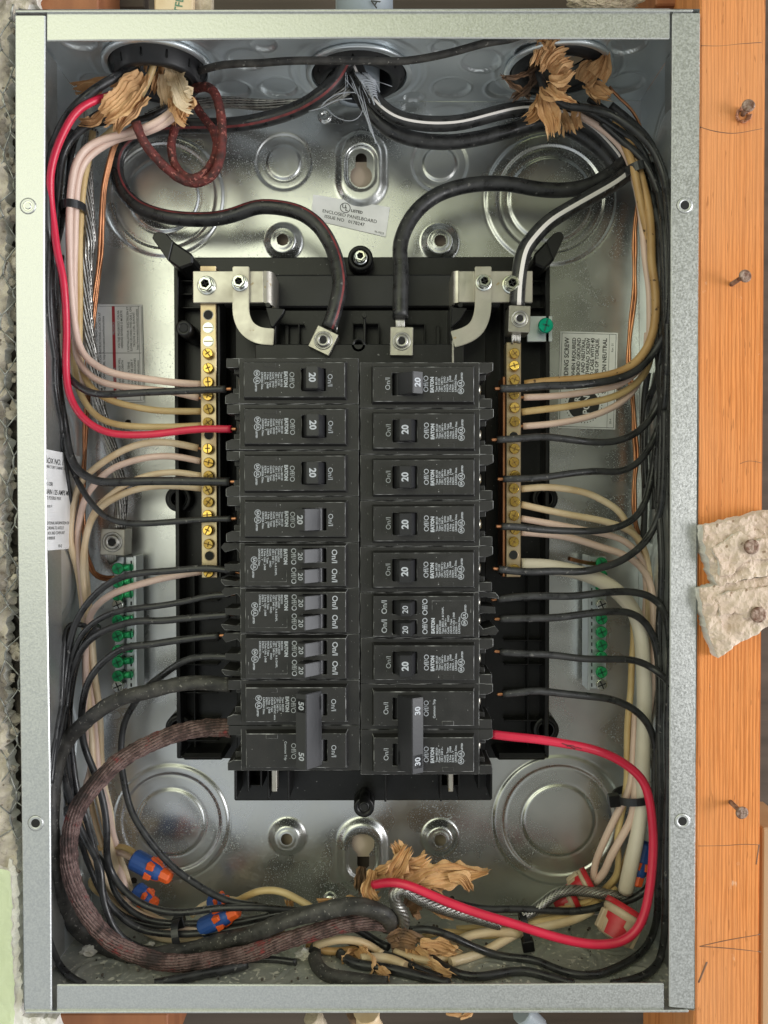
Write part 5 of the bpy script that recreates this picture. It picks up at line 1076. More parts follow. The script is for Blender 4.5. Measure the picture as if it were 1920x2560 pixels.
# ------------------------------------------------------------------ bushings in the top wall
def bushing(px, py, r, label, hh=1.0):
    c = np.array(Pz(px, py, H2)); t = thing('conduit_bushing', label, 'bushing', c)
    g = lathe(c, (0, 0, -1), [(r * .80, -9), (r * 1.0, -9), (r * 1.0, -1), (r * 1.28, 0), (r * 1.24, 2.2), (r * 1.14, 2.8), (r * 1.10, 9.6 * hh), (r * 1.04, 10.8 * hh), (r * .92, 10.8 * hh), (r * .86, 8 * hh), (r * .84, -9)], 48, 0, True, False)
    link('bushing_ring', g, chas_b, t)
    for i in range(11):
        a = 2 * math.pi * (i + .3) / 11; b = bbox(-.7, .7, r * 1.06, r * 1.145, -7.5 * hh, -2, .3, None)
        gg = G(); gg.join(b, lambda q: (c[0] + q[0] * math.cos(a) - q[1] * math.sin(a), c[1] + q[0] * math.sin(a) + q[1] * math.cos(a), c[2] + q[2])); link('rib', gg, chas, t)
    g = lathe(c, (0, 0, 1), [(r * 1.28, -.2), (r * 1.42, -.2), (r * 1.42, 1.8), (r * 1.28, 1.8)], 48, 0, True, False); link('steel_locknut', lathe(c, (0, 0, -1), [(r * 1.29, .3), (r * 1.44, .3), (r * 1.44, 2.6), (r * 1.29, 2.6)], 48, 0, True, False), galv_side, t)
    return t
bushing(396, 165, 22.5, 'black plastic bushing at the upper left, stuffed with torn kraft paper')
bushing(898, 181, 22.5, 'black plastic bushing at top centre with a grey pipe end inside', .6)
bushing(1395, 170, 22.5, 'black bushing at the upper right, hidden behind a paper tuft', .35)
c = Pz(898, 190, H2)
g = lathe((c[0] - 1, c[1] + 2, H2 - 12), (0, 0, 1), [(12, 2), (13.5, 0), (13.5, 70), (12, 70)], 32, 0, True, False); g.join(lathe((c[0] - 1, c[1] + 2, H2 - 6), (0, 0, 1), [(12, 0), (11.9, .4)], 32, 1))
put = G(); tag(link('conduit_pipe', g, [greypvc, dark], None, (c[0], c[1], H2 + 60)), 'grey conduit pipe rising out of the centre bushing above the box', 'pipe')

# ------------------------------------------------------------------ kraft paper
def paper(label, pieces, seed=0, m=kraft, name='kraft_paper'):
    """pieces: (path str, half width mm at start, mid, end, pleats)"""
    rn = random.Random(seed); g = G()
    for (path, w0, w1, w2, amp) in pieces:
        c = smooth_pts(resample(parse(path), 1.6), 2); N = len(c); NC = 17; v = []; f = []
        prof = [amp * (rn.uniform(.2, 1.8) * (1 if k % 2 else -1) * .85 + 1.3 * mnoise.noise(Vector((k * .45, seed, 3.3)))) for k in range(NC)]
        jag = [3.4 * mnoise.noise(Vector((k * .9, seed * 3.1, 9))) * 1.6 + rn.uniform(-.8, .8) for k in range(NC)]; sd = rn.uniform(0, 99)
        for i in range(N):
            t = c[min(i + 1, N - 1)] - c[max(0, i - 1)]; t /= np.linalg.norm(t) + 1e-9
            u = np.cross(t, [0, -1., 0]); u /= np.linalg.norm(u) + 1e-9; n = np.cross(u, t); s = i / (N - 1)
            w = (w0 * (1 - 2 * s) + w1 * 2 * s) if s < .5 else (w1 * (2 - 2 * s) + w2 * (2 * s - 1))
            w *= 1 + .45 * mnoise.noise(Vector((i * .13, sd, 1.7)))
            for k in range(NC):
                a = k / (NC - 1) * 2 - 1
                p = c[i] + u * (a * w + .5 * mnoise.noise(Vector((k * 1.7, i * .11, sd)))) + n * (prof[k] * (.35 + .65 * s) + 3.0 * amp * mnoise.noise(Vector((a * 2.6, i * .22, sd + 7))) - (1 - a * a) * w * .35)
                if i > N - 5: p = p + t * jag[k] * (i - N + 5) / 4
                if k in (0, NC - 1): p = p + u * a * 2.2 * mnoise.noise(Vector((i * .45, k, sd)))
                v.append(p)
        for i in range(N - 1):
            for k in range(NC - 1): f.append((i * NC + k, i * NC + k + 1, (i + 1) * NC + k + 1, (i + 1) * NC + k))
        g.add(v, f, 0, False)
    o = link(name, g, m, None, g.v[0]); tag(o, label, 'paper'); return o
KG = None
paper('crumpled kraft paper flap spreading left over the red wire', [('00:930,470,40 850,560,32 780,640,28 720,700,28 660,760,32', 4, 8.5, 6, .8), ('00:920,600,38 850,690,34 790,760,32 760,850,34', 5, 6.5, 3, .8), ('00:880,520,36 800,560,34 730,580,34', 4, 5, 3, .7), ('00:820,640,40 720,680,38 640,750,38 600,790,38 510,790,40', 3, 3, 2.4, .6)], 1)
paper('narrow torn kraft strip pointing left above the black wires', [('00:760,510,56 650,540,54 560,560,54 480,570,54', 3, 4.0, 3, .9), ('00:650,560,50 600,610,50 560,650,50', 2.5, 3, 2, .7)], 2)
paper('kraft scraps tucked inside the left bushing', [('00:1060,380,58 1040,460,52 1010,540,48 990,590,48', 2, 2.6, 2, .8), ('00:940,370,60 935,400,54 930,440,50', 3, 3, 3, .6), ('00:800,430,60 770,450,58 750,470,58', 2, 3, 2, .6), ('00:850,380,64 880,420,60 900,450,58', 3, 3, 3, .7)], 3)
paper('pale torn sheath strip hanging straight from the left bushing', [('00:1080,360,58 1120,450,44 1160,560,34 1200,640,30 1210,640,30', 4, 5.8, 6.8, .35), ('00:1060,470,50 1070,570,46 1080,650,46', 3.6, 4, 4, .3)], 4, wcream, 'cable_sheath')
paper('frayed kraft fan below the pale sheath strip', [('00:1150,600,38 1180,680,34 1200,740,34 1230,760,36', 5, 7.5, 6.5, .9), ('00:1130,640,42 1120,720,42 1125,800,44', 3, 3, 1.5, .7), ('00:1170,650,38 1160,720,36 1150,790,38', 3, 3.5, 1.5, .7)], 5)
paper('upper crumpled kraft tuft at the right bushing', [('02:240,230,46 215,300,38 190,370,34 170,430,36', 5, 6.5, 5, .9), ('02:230,480,40 260,400,32 310,350,30 370,340,32', 4, 7.0, 6, 1.0), ('02:210,260,40 250,320,36 280,360,36', 3, 3, 2, .7)], 6)
paper('middle kraft tuft wrapped round the black wire at the upper right', [('02:240,480,38 310,470,34 370,430,32 400,430,34', 6, 8, 5, 1.0), ('02:230,520,42 290,560,38 350,560,36', 5, 8, 6, .9), ('02:230,560,38 300,620,33 400,662,34', 3.5, 2.6, 1, .5)], 7)
paper('long kraft shreds hanging down under the upper right wires', [('02:190,600,46 230,700,42 260,800,40 270,870,42', 3, 6.5, 5, .9), ('02:330,660,60 370,740,58 400,840,58', 8, 8, 6, .9), ('02:180,620,46 170,680,46 150,740,46 90,770,48', 3, 4.5, 3, .8)], 8)
paper('separate kraft tuft right of the upper right bushing', [('02:450,540,50 500,460,44 540,410,42', 4, 7, 6, .9), ('02:540,500,44 580,440,40 610,350,40', 6, 6, 1.5, .8), ('02:490,530,50 560,580,46 640,620,46', 4, 5, 2.5, .9), ('02:520,560,50 555,620,48 570,660,50', 4, 4.5, 2, .8)], 9)
paper('dirty shredded strips at the left side of the upper right tuft', [('02:160,430,48 100,470,46 20,500,44;01:1620,500,44', 2, 1.6, .8, .6), ('02:170,500,50 110,560,50 60,600,50 10,640,50', 2, 2.6, 2.4, .6), ('02:150,480,50 120,540,50 90,620,52', 1.4, 1.2, .8, .5), ('02:120,630,52 60,590,50 0,550,48;01:1600,490,46', 1.2, 1.2, .8, .4), ('02:170,380,50 150,430,50 170,520,52', 4, 5, 4, .8)], 10, kraftd)
paper('large flat kraft sheet fanning right above the red wire at the bottom', [('31:740,730,58 860,700,52 980,680,48 1060,650,46 1130,610,46', 5, 9, 7, .8), ('31:900,740,52 1050,720,48 1200,700,46 1350,690,46 1500,670,46', 5, 9.5, 1.5, .8), ('31:1000,760,52 1150,740,50 1220,790,50', 5, 6, 3, .8), ('31:1250,720,46 1330,710,45 1390,790,46', 4, 4.5, 2, .6)], 11)
paper('upright kraft curl above the red wire at the bottom centre', [('31:870,730,50 920,640,44 960,560,42 985,520,42', 4, 6, 3, .8), ('31:930,600,46 925,540,44 895,490,44', 2.5, 2.6, 2.4, .6)], 12)
paper('crumpled kraft collar where the lower cables enter', [('31:760,660,54 740,740,50 720,810,48 760,860,48', 3, 4, 4, .8), ('31:700,820,54 760,850,50 790,820,50', 4, 4, 3, .8)], 13)
paper('kraft shred hanging below the twisted bare cable at bottom centre', [('31:1130,900,54 1200,930,52 1280,960,52', 3, 3.5, 2, .8)], 31)
paper('kraft shred on top of the thick black cable near the round screw', [('31:400,880,60 440,870,58 480,860,58', 3, 3, 2, .8)], 32)
paper('tiny kraft shred between the round screw and the kraft collar', [('31:560,870,58 600,850,58 640,850,58', 2, 3, 2, .8)], 33)
paper('small kraft shred under the arching cream wire at the bottom', [('31:210,860,66 215,900,66', 3, 3, 2, .6)], 34)
paper('dark dusty fuzz and shreds behind the lower kraft collar', [('31:690,640,66 680,720,64 660,800,62', 2, 4, 3, .9), ('31:980,920,58 1050,880,56 1090,900,56', 5, 8, 6, 1.1), ('31:850,1060,52 930,1060,50 960,1090,50', 5, 6, 4, 1.0), ('31:860,1160,50 960,1130,48 1040,1150,48', 7, 8, 7, 1.0)], 14, kraftd)
paper('dirty kraft tuft at the right of the bottom centre', [('31:1020,1180,46 1090,1260,42 1160,1330,40 1250,1370,40', 4, 7, 6, .9), ('31:1060,1150,46 1150,1170,44 1230,1190,44 1300,1210,44', 4, 7, 4, .9), ('31:1000,1170,48 1000,1230,46 1020,1290,46', 2, 2, 1, .6), ('31:1100,1200,44 1180,1240,42 1270,1220,44', 3, 4, 2, .7)], 15)
paper('dirty kraft scrap at the left of the bottom centre', [('31:650,1170,50 700,1230,48 740,1270,47 745,1320,47', 4, 7, 3, 1.0), ('31:750,1290,50 810,1330,48 850,1360,48', 2.5, 3, 2, .8), ('31:560,1250,54 620,1220,52 660,1190,52', 3, 4, 2, .8)], 16)

# ------------------------------------------------------------------ wire nuts
def nut(label, path, r0, r1, body, accent, wing=True):
    a, b = [np.array(q) for q in parse(path)]; L = np.linalg.norm(b - a); ax = (b - a) / L; t = thing('wire_nut', label, 'wire nut', a)
    prof = [(r0 * .80, 1.5), (r0 * .9, 0), (r0, 1), (r0 * .98, L * .42), (r0 * .86, L * .46), (r0 * .80, L * .68), (r1 * 1.0, L * .78)]
    link('body', lathe(a, ax, prof, 18, 0, False), body, t)
    link('tip_cap', lathe(a, ax, [(r1 * 1.02, L * .76), (r1 * 1.08, L * .78), (r1 * .98, L * .97), (r1 * .8, L)], 8, 0, False), accent, t)
    if wing:
        u = np.cross(ax, [0, -1., 0]); u /= np.linalg.norm(u); n = np.cross(u, ax)
        for s in (-1, 1):
            def fn(q, s=s): return tuple(a + ax * q[0] + u * (s * q[2]) + n * q[1])
            g = G(); g.join(prism([(L * .38, r0 * .72), (L * .44, r0 * 1.12), (L * .74, r1 * 1.25), (L * .80, r1 * .7)], -1.3, 1.3, .3, None), fn); g.join(prism([(L * .44, .8), (L * .44, r0 * .8), (L * .60, r0 * .7), (L * .62, 1.6)], -r0 * .93, r0 * .93, .3, None), fn)
            link('grip_wing', g, accent, t)
    return t
nut('large blue and orange wire nut lying in front of the lower left knockout', '30:868,590,70 1105,715,62', 6.5, 4.1, nutblue, nutorange)
nut('blue and orange wire nut half hidden behind the black wires at the lower left', '30:880,795,80 1010,890,74', 6.0, 4.0, nutblue, nutorange)
nut('blue and orange wire nut lying sideways near the bottom centre', '30:1310,1035,64 1545,925,58', 5.9, 4.0, nutblue, nutorange)
nut('upper blue wire nut peeking above the black wires near the bottom centre', '30:1370,880,78 1480,860,74', 6.0, 3.6, nutblue, nutorange)
nut('blue and orange wire nut tucked between the white conductor and red loop', '32:860,480,70 800,760,66', 6.4, 4.2, nutblue, nutorange)
def tan_nut(label, path, r0, r1):
    a, b = [np.array(q) for q in parse(path)]; L = np.linalg.norm(b - a); ax = (b - a) / L; t = thing('wire_nut', label, 'wire nut', a)
    prof = [(r0 * .8, 2), (r0, 1), (r0 * 1.02, 4), (r0 * .96, L * .3), (r0 * .93, L * .31), (r0 * .86, L * .6), (r1, L * .97), (r1 * .8, L)]
    link('body', lathe(a, ax, prof, 28, 0), nuttan, t)
    link('collar', lathe(a, ax, [(r0 * .75, 1), (r0 * .8, -1.5), (r0 * 1.03, -1.5), (r0 * 1.05, 1.8)], 28, 0, True, False), nutred, t)
    u = np.cross(ax, [0, -1., 0]); u /= np.linalg.norm(u); n = np.cross(u, ax)
    for s in (-1, 1):
        g = G(); g.join(prism([(L * .25, r0 * .6), (L * .34, r0 * 1.08), (L * .92, r1 * 1.32), (L * .99, r1 * .7)], -2.0, 2.0, .4, None), lambda q, s=s: tuple(a + ax * q[0] + u * (s * q[2]) - n * q[1])); link('grip_wing', g, nuttan, t)
    v = []; f = []; K1, K2 = 10, 8          # red inlay following the body on its camera side
    for i in range(K1 + 1):
        h = L * (.34 + .62 * i / K1); rr_ = np.interp(h, [L * .31, L * .6, L * .97], [r0 * .93, r0 * .86, r1]) + .35
        for k in range(K2 + 1):
            an = R(14 + 62 * k / K2 + (0 if i < 4 else 14)); v.append(a + ax * h + u * math.cos(an) * rr_ + n * math.sin(an) * rr_)
    for i in range(K1):
        for k in range(K2): f.append((i * (K2 + 1) + k, i * (K2 + 1) + k + 1, (i + 1) * (K2 + 1) + k + 1, (i + 1) * (K2 + 1) + k))
    g = G(); g.add(v, f, 0, True); link('red_inlay', g, nutred, t)
    return t
tan_nut('tan and red wire nut pointing left under the pale wires at lower right', '32:500,740,78 380,800,78', 9.0, 6)
tan_nut('tan and red wire nut standing below the red wire loop at lower right', '32:740,915,56 650,1110,50', 12.5, 10)
tan_nut('tan wire nut half buried under the stranded cable', '32:400,830,76 270,890,76', 7.5, 5)

# ------------------------------------------------------------------ cable ties
def tie(label, cx, cy, d, ax, rx, ry, w=2.4, head=(0, 1)):
    """loop round a bundle; ax: bundle direction (x,z)"""
    c = P(cx, cy, d); t = thing('cable_tie', label, 'cable tie', c); A = np.array([ax[0], 0, ax[1]], float); A /= np.linalg.norm(A); U = np.array([A[2], 0, -A[0]])
    n = 40; v = []; f = []
    for i in range(n):
        a = 2 * math.pi * i / n
        for rr_, s in ((1, -1), (1, 1)):
            v.append(c + U * rx * math.cos(a) + np.array([0, -1, 0]) * ry * math.sin(a) + A * s * w)
        for s in (1, -1): v.append(c + U * (rx - .9) * math.cos(a) + np.array([0, -1, 0]) * (ry - .9) * math.sin(a) + A * s * w)
    for i in range(n):
        j = (i + 1) % n
        for k in range(4): f.append((i * 4 + k, i * 4 + (k + 1) % 4, j * 4 + (k + 1) % 4, j * 4 + k))
    g = G(); g.add(v, f, 0, False); link('strap_loop', g, blackgl, t)
    hb = bbox(-3.4, 3.4, -3, 3, -3.6, 3.6, .5, None); hc = c + U * rx * head[0] + np.array([0, -1, 0]) * ry * head[1]
    g = G(); g.join(hb, lambda q: tuple(hc + U * q[0] + A * q[2] + np.array([0, q[1], 0]))); link('locking_head', g, chas, t)
    return t
tie('black cable tie round the pale wires in the upper left gutter', 184, 520, 46, (.0, 1), 6.8, 9, 2.3, (-.9, -.3))
tie('black cable tie round the orange-brown wires in the upper right gutter', 1588, 427, 64, (.25, -1), 6.5, 9, 2.6, (-1.55, -.6)) 
tie('black cable tie with square head round the pale wires at the lower right', 1585, 1988, 66, (-.12, 1), 13, 12, 2.3, (-1.05, .3))
tie('black cable tie upright round the bottom right pale bundle', 1311, 2320, 58, (1, .15), 9.5, 9, 2.0, (.75, .65))
tie('black cable tie round the pale bundle at the bottom left', 448, 2338, 60, (1, .25), 9.5, 8, 2.2, (-.6, -.7))

# ================================================================== the wood stud, plaster, surroundings
xa = P(1742, 1280, 4)[0]; xb = P(1906, 1280, 4)[0]
st = thing('wood_stud', 'orange pine stud with nails and pencil lines, right of the panel box', 'stud', (0, 4, -420)) 
g = bbox(xa, xb, 3.5, 90, -420, 420, 1.2, None, 3); stud = link('stud_face', g, [pine, pine], st)
def pline(pts, w, dd=3.38, m=None):
    g = tube([P(x, y, dd) for x, y in pts], w, n=6, step=2, smooth=1); o = link('pencil_line', g, m or mat_pencil, st)
mat_pencil = mat('pencil_graphite', (.16, .08, .045), .6)
for pts, w in ([[(1753, 115), (1800, 116), (1850, 110), (1903, 106)], .22], [[(1750, 318), (1775, 326), (1830, 334), (1905, 322)], .28], [[(1848, 247), (1862, 244), (1907, 246)], .2], [[(1850, 1160), (1872, 1152), (1904, 1158)], .15], [[(1745, 2114), (1815, 2113), (1860, 2110), (1900, 2112)], .18], [[(1748, 2366), (1820, 2350), (1900, 2336)], .24], [[(1748, 2366), (1820, 2371), (1902, 2380)], .24], [[(1897, 2112), (1890, 2160)], .5], [[(1766, 2404), (1755, 2432), (1746, 2455)], .9]): pline(pts, w, 3.42 + w * .8)
def nail(label, hx, hy, bx, by, r=4.0, dh=-12, flat=False):
    t = thing('nail', label, 'nail', P(bx, by, 3.5)); a = P(bx, by, 4); b = P(hx, hy, dh)
    if not flat: link('shank', tube([a, (a + b) / 2, b], 1.3, n=10, step=1, smooth=0), rust, t)
    ax = (b - a) / np.linalg.norm(b - a) if not flat else np.array([0, -1., 0])
    link('nail_head', lathe(b, ax, [(r * .9, -.6), (r, -.3), (r, .2), (r * .8, .6)], 20, 0), rust, t); return t
nail('short nail on the stud with torn wood around it, highest of the nails', 1871, 264, 1856, 288, 3.4, -5)
nail('slender nail leaning right on the stud, level with the chassis top', 1863, 690, 1828, 712, 3.4, -9)
nail('bent nail leaning down right on the lower part of the stud', 1855, 2032, 1825, 2003, 3.4, -9)
# torn wood round the first nail
g = G(); rn = random.Random(9)
for i in range(26):
    a = rn.uniform(0, 6.28); c0 = P(1856 + 14 * math.cos(a), 290 + 14 * math.sin(a), 3.4); c1 = c0 + np.array([math.cos(a) * 1.2, -rn.uniform(1, 3.4), -math.sin(a) * 1.2]); g.join(tube([c0, (c0 + c1) / 2, c1], (.9, .3), n=5, step=1, smooth=0))
tag(link('splinters', g, mat('splintered_wood', (.42, .20, .12), .8), None, P(1856, 290, 3.5)), 'ring of torn wood splinters around the highest nail', 'splinters', None, 'stuff')

def slab(name, label, cat, outline, d0, th, m, seed=0, res=1.0, amp=1.0, jag=1.2, m2=None, kind=None, parent=None, noise_f=.12):
    """ragged plate: outline px at depth d0, thickness th"""
    P3 = [P(x, y, d0) for x, y in outline]; out = []; n = len(P3); rn = random.Random(seed)
    for i in range(n):
        a, b = P3[i], P3[(i + 1) % n]; L = np.linalg.norm(b - a); k = max(1, int(L / 1.6)); nn = np.array([-(b - a)[2], 0, (b - a)[0]]) / (L + 1e-9)
        for j in range(k):
            p = a + (b - a) * j / k; p = p + nn * (jag * mnoise.noise(Vector((p[0] * .28, p[2] * .28, seed))) + jag * .5 * rn.uniform(-.5, .5)); out.append((p[0], p[2]))
    bm = bmesh.new(); vs = [bm.verts.new((x, d0, z)) for x, z in out]; es = [bm.edges.new((vs[i], vs[(i + 1) % len(vs)])) for i in range(len(vs))]
    # interior grid points
    xs = [p[0] for p in out]; zs = [p[1] for p in out]
    from mathutils.geometry import delaunay_2d_cdt
    pts = [Vector(p) for p in out]; ne = len(pts)
    arr = np.array(out)
    def inside(x, z):
        c_ = False; j = len(out) - 1
        for i in range(len(out)):
            if (out[i][1] > z) != (out[j][1] > z) and x < (out[j][0] - out[i][0]) * (z - out[i][1]) / (out[j][1] - out[i][1]) + out[i][0]: c_ = not c_
            j = i
        return c_
    x = min(xs)
    while x < max(xs):
        z = min(zs)
        while z < max(zs):
            q = (x + rn.uniform(-.3, .3) * res, z + rn.uniform(-.3, .3) * res)
            if np.min(np.hypot(arr[:, 0] - q[0], arr[:, 1] - q[1])) > res * .6 and inside(*q): pts.append(Vector(q))
            z += res
        x += res
    r = delaunay_2d_cdt(pts, [(i, (i + 1) % ne) for i in range(ne)], [], 1, 1e-4)
    bm.free(); g = G(); V = []
    def disp(p): 
        q = Vector((p[0] * noise_f, p[1] * noise_f, seed)); return amp * (mnoise.noise(q) + .5 * mnoise.noise(q * 2.7) + .3 * mnoise.noise(q * 6)) - amp * .3
    cs = r[0]; nv = len(cs); orig = r[3]
    edge = set()
    for k, ov in enumerate(orig):
        if any(q < ne for q in ov): edge.add(k)
    V = [(p[0], d0 + disp(p) + (.5 if k in edge else 0), p[1]) for k, p in enumerate(cs)]
    g.add(V, [tuple(fc) for fc in r[2]], 0, False)
    # side wall from boundary edges
    from collections import Counter
    cnt = Counter()
    for fc in r[2]:
        for i in range(len(fc)): cnt[tuple(sorted((fc[i], fc[(i + 1) % len(fc)])))] += 1
    be = [e for e, c_ in cnt.items() if c_ == 1]; bmap = {}
    for e in be:
        for k in e:
            if k not in bmap:
                bmap[k] = len(g.v); p = g.v[k]; g.v.append((p[0] + rn.uniform(-.4, .4), d0 + th, p[2] + rn.uniform(-.4, .4)))
    for a, b in be: g.f.append((a, b, bmap[b], bmap[a])); g.m.append(1 if m2 else 0); g.s.append(False)
    o = link(name, g, [m, m2 or m], parent, None if parent else P3[0]); 
    if label: tag(o, label, cat, None, kind)
    return o
slab('plaster_chunk', 'upper broken plaster chunk nailed to the stud on the right', 'plaster', [(1755, 1316), (1790, 1308), (1860, 1292), (1925, 1275), (1925, 1438), (1860, 1450), (1792, 1465), (1775, 1420), (1762, 1375), (1756, 1345)], -6, 10, plaster, 1, .9, 2.6, 1.2, plasterw)
slab('plaster_chunk', 'lower broken plaster chunk on the stud, tapering to a point below', 'plaster', [(1747, 1472), (1800, 1462), (1860, 1450), (1925, 1440), (1925, 1560), (1880, 1590), (1840, 1612), (1797, 1644), (1772, 1590), (1750, 1500)], -5, 9.2, plaster, 2, .9, 2.2, 1.0, plasterw)
slab('plaster_layer', 'raised inner layer broken off on the upper plaster chunk', 'plaster', [(1778, 1372), (1812, 1352), (1850, 1328), (1868, 1338), (1878, 1352), (1925, 1345), (1925, 1395), (1862, 1405), (1830, 1436), (1800, 1440), (1796, 1405)], -8.6, 2.6, plaster, 12, .8, 1.8, 1.0, plasterw)
slab('plaster_layer', 'raised crust across the top of the lower plaster chunk', 'plaster', [(1790, 1488), (1840, 1476), (1925, 1464), (1925, 1520), (1870, 1548), (1836, 1530), (1800, 1540)], -7.2, 2.2, plaster, 13, .8, 1.6, 1.2, plasterw)
nail('flat nail head sunk in the upper plaster chunk', 1879, 1367, 1879, 1367, 4.0, -11.5, True)
nail('flat nail head sunk in the lower plaster chunk', 1896, 1537, 1896, 1537, 4.2, -8.8, True)
# left wall: plaster and wire lath
lw = slab('wall_plaster', None, None, [(-60, -60), (100, -40), (92, 10), (50, 24), (34, 36), (24, 60), (28, 200), (16, 330), (24, 480), (14, 640), (20, 800), (10, 960), (18, 1100), (10, 1300), (22, 1500), (12, 1700), (24, 1880), (30, 2040), (46, 2160), (44, 2240), (-60, 2240)], 7, 8, wplaster, 5, 1.4, 2.6, 3.2, plasterw); tag(lw, kind='structure')
lw2 = slab('wall_mortar', None, None, [(-60, -60), (70, -60), (60, 300), (58, 900), (62, 1500), (72, 2100), (80, 2620), (-60, 2620)], 19, 6, grout, 6, 2.2, 4.5, 1.0, grout); tag(lw2, kind='structure')
lw3 = slab('painted_wall', None, None, [(-60, 2165), (0, 2168), (24, 2180), (30, 2260), (28, 2360), (34, 2440), (36, 2530), (30, 2620), (-60, 2620)], 3.2, 6, greenpaint, 7, 1.5, .4, 1.0, plasterw); tag(lw3, kind='structure')
lw4 = slab('plaster_edge', None, None, [(20, 2150), (42, 2170), (48, 2260), (46, 2360), (52, 2450), (56, 2540), (140, 2548), (150, 2620), (20, 2620)], 4.6, 7, plasterw, 8, 1.3, 1.2, 1.4); tag(lw4, kind='structure')
# hexagonal mesh
g = G(); rn = random.Random(4); hx, hz = 10.0, 15.0
x0 = P(-16, 1280, 4)[0]
def hp(i, j):
    r2 = random.Random(i * 977 + j * 131); return np.array([r2.uniform(-1.6, 1.6), r2.uniform(-1.8, 1.8), r2.uniform(-1.6, 1.6)])
nz = int(2 * H2 * .86 / hz)
for j in range(nz):
    for i in range(-1, 2):
        cx = x0 + (i * 2 + (j % 2)) * hx * .62; cz = H2 + 4 - j * hz
        a = np.array([cx, 4.5, cz]) + hp(i * 2 + (j % 2), 2 * j); b = np.array([cx, 4.5, cz - hz * .45]) + hp(i * 2 + (j % 2), 2 * j + 1)
        for q in (0, .6): g.join(tube([a + [q, 0, 0], (a + b) / 2 - [q, 0, 0], b + [q, 0, 0]], .42, n=6, step=2, smooth=0))
        for s in (-1, 1):
            ii = i * 2 + (j % 2) + s; c2 = np.array([x0 + ii * hx * .62, 4.5, cz - hz]) + hp(ii, 2 * j + 2)
            g.join(tube([b, (b + c2) / 2 + [0, rn.uniform(-.6, .6), 0], c2], .38, n=6, step=2, smooth=0))
tag(link('wire_lath', g, wiremesh, None, (x0, 4.5, 0)), 'rusty hexagonal wire mesh embedded in the broken plaster along the left edge', 'wire mesh')
# dirt clods in the crevice between wall and box
g = G()
for k in range(110):
    y = rn.uniform(20, 2150); x = rn.uniform(-5, 44); c0 = P(x, y, rn.uniform(8, 15)); r0 = rn.uniform(1.2, 3.8); bm = bmesh.new(); bmesh.ops.create_icosphere(bm, subdivisions=2, radius=r0)
    for v in bm.verts: v.co *= 1 + .5 * mnoise.noise(v.co * .7 + Vector((k * 3.1, 0, 0)))
    gg = bm_to(bm); g.join(gg, lambda q: (q[0] + c0[0], q[1] * .7 + c0[1], q[2] + c0[2]))
tag(link('plaster_rubble', g, wplaster, None, P(30, 1280, 12)), 'loose plaster rubble packed between the wall and the box', 'rubble', None, 'stuff')

# things above and below the box
def blk(name, label, cat, x0, y0, x1, y1, d0, d1, m, kind=None):
    o = link(name, pbox(x0, y0, x1, y1, d0, d1, .8, None), m, None, P((x0 + x1) / 2, (y0 + y1) / 2, d1))
    return tag(o, label, cat, None, kind)
blk('framing_block', 'orange framing wood above the upper left corner of the box', 'wood block', 70, -140, 245, 40, 14, 60, woodred)
blk('framing_block', 'dark framing wood strip above the box, left of the written sheath', 'wood block', 250, -140, 360, 20, 50, 60, sheath)
o = blk('nonmetallic_cable', 'pale flat cable with green lettering entering above the box', 'cable', 385, -120, 482, 60, 24, 30, wcream)
t2 = G(); c0 = P(448, 13, 23.8); put_text(t2, 'TFL', c0[0], c0[2], c0[1], 6, R(80), .1); link('green_lettering', t2, mat('green_print', (.10, .22, .14), .6), o)
blk('wood_scrap', 'small reddish wood scrap beside the flat cable above the box', 'wood scrap', 482, -100, 530, 60, 30, 36, felt)
# writing on the grey pipe: the pipe outside, seen above the top flange
c0 = P(935, 6, 20); o = tag(link('conduit_pipe', lathe((P(912, 0, 30)[0], 36, H2 - 1), (0, 0, 1), [(15.5, 2), (16, 2), (16, 90), (15, 90)], 40, 0), [greypvc], None, (P(912, 0, 30)[0], 36, H2)), 'grey conduit pipe running up from the top of the box', 'pipe')
t2 = G(); put_text(t2, 'A', P(938, 0, 19)[0], P(938, 7, 19)[2], 19.2, 7, R(60), .1); link('black_lettering', t2, inkk, o)
def lint(label, cx, cy, d, rx, rz, seed, m=felt):
    bm = bmesh.new(); bmesh.ops.create_icosphere(bm, subdivisions=5, radius=1)
    for v in bm.verts:
        n = v.co.copy(); v.co = Vector((n.x * rx, n.y * 7, n.z * rz)) * (1 + .22 * mnoise.noise(n * 3 + Vector((seed, 0, 0))) + .14 * mnoise.noise(n * 11) + .10 * mnoise.noise(n * 26))
    c0 = P(cx, cy, d); g = G(); g.join(bm_to(bm), lambda q: (q[0] + c0[0], q[1] + c0[1], q[2] + c0[2]))
    tag(link('lint_tuft', g, m, None, c0), label, 'lint')
lint('beige lint tuft poking out above the upper right bushing, outside the box', 1512, 4, 30, 19, 5, 1)
lint('pale lint tuft sitting behind the upper right kraft paper', 1428, 118, 48, 6.5, 4.2, 2, mat('pale_lint', (.62, .58, .54), .95, 0, var=(.42, .40, .38), vscale=400, bump=1, bscale=600))
blk('board_edge', 'pale tan board edge at the far right, beyond the lower part of the stud', 'board', 1905, 2070, 1990, 2700, 20, 60, mat('tan_board', (.50, .34, .20), .7, 0, var=(.42, .27, .15), vscale=40, stretch=(1, 1, .2)))
blk('framing_block', 'reddish framing wood under the lower left corner of the box', 'wood block', 125, 2535, 420, 2660, 30, 80, woodred)
blk('framing_block', 'reddish framing wood between the box top and the stud', 'wood block', 1640, -100, 1745, 12, 40, 80, woodred)
wire('torn brown cable end hanging under the box, left of centre', '31:360,1600,22 400,1640,24 410,1700,26', felt, r=5, name='cable_end', cat='cable', rough=.3)
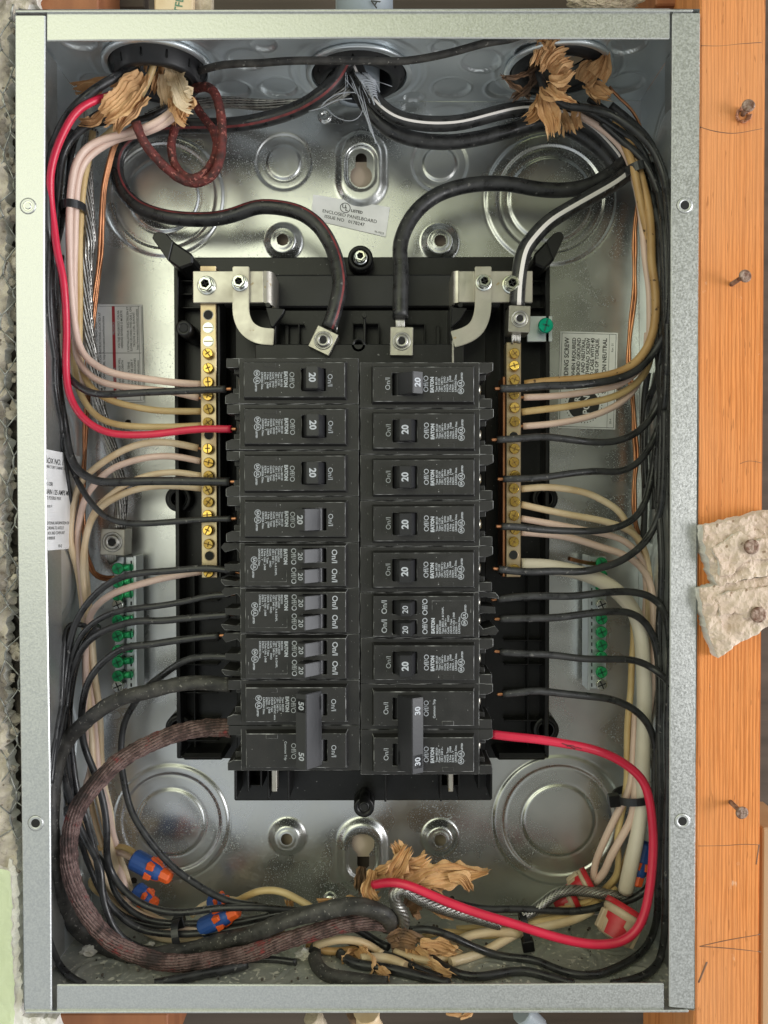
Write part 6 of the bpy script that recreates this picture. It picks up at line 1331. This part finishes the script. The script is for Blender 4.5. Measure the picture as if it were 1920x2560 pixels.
wire('pale torn cable sheath hanging under the box near the centre', '31:720,1580,22 730,1640,24 740,1700,26', wcream, r=7, name='cable_end', cat='cable', rough=.3)
wire('dark cable hanging under the box beside the torn sheath', '31:640,1580,24 660,1640,26 670,1700,28', kraftd, r=5, name='cable_end', cat='cable', rough=.2)
wire('grey cable leaving under the box at bottom right', '32:60,1580,30 110,1620,32 170,1680,34', greypvc, r=6, name='cable_end', cat='cable')
paper('small kraft scraps sticking out under the bottom flange', [('31:1230,1585,14 1290,1590,13 1330,1595,13', 1.2, 2, 1, .5), ('31:1400,1575,14 1370,1600,13 1330,1615,13', 1.2, 1.8, 1, .4)], 21)
# plaster crumbs on the box floor
for (s, r0, l) in (('30:578,1185', 3.8, 'white plaster crumb on the box floor under the worn red cable, far left'), ('31:325,1205', 4.6, 'large pinkish plaster crumb on the floor beside the curled cable end'), ('31:207,1232', 1.1, 'tiny white crumb on the box floor near the cable end'), ('30:975,1140', 1.8, 'small white crumb behind the worn red cable')):
    x, y = [float(q) for q in s.split(':')[1].split(',')]; px_, py_ = int(s[1]) * 640 + x / TS, 1920 + y / TS; c0 = Pz(px_, py_, -H2 + 2) if py_ > 2360 else Pz(px_, py_, -H2 + 2)
    bm = bmesh.new(); bmesh.ops.create_icosphere(bm, subdivisions=3, radius=r0)
    for v in bm.verts: v.co *= 1 + .6 * mnoise.noise(v.co * .5 + Vector((x, 0, 0)))
    g = G(); g.join(bm_to(bm), lambda q: (q[0] * 1.3 + c0[0], q[1] + c0[1], q[2] * .7 + c0[2])); tag(link('plaster_crumb', g, plasterw, None, c0), l, 'crumb')
g = G()
for k in range(260):
    c0 = np.array([rn.uniform(-160, 150), rn.uniform(15, 92), -H2 + .8]); r0 = rn.choice([.3, .4, .5, .9]) * rn.uniform(.6, 1.2); bm = bmesh.new(); bmesh.ops.create_icosphere(bm, subdivisions=1, radius=r0); g.join(bm_to(bm), lambda q: (q[0] + c0[0], q[1] + c0[1], q[2] + c0[2]))
tag(link('floor_grit', g, [grout], None, (0, 50, -H2)), 'scattered dark grit on the floor of the box', 'grit', None, 'stuff')
g = G()
for (s, rr_) in (('31:480,850', 4),):
    c0 = P(640 + 480 / TS, 1920 + 850 / TS, 92); g.join(lathe(c0, (0, -1, 0), [(5.4, 0), (5.2, 1), (4.2, 3.2), (2, 4.4)], 20, 0))
tag(link('screw_head', g, zinc, None, c0), 'shiny round screw head on the back wall above the thick cables', 'screw')
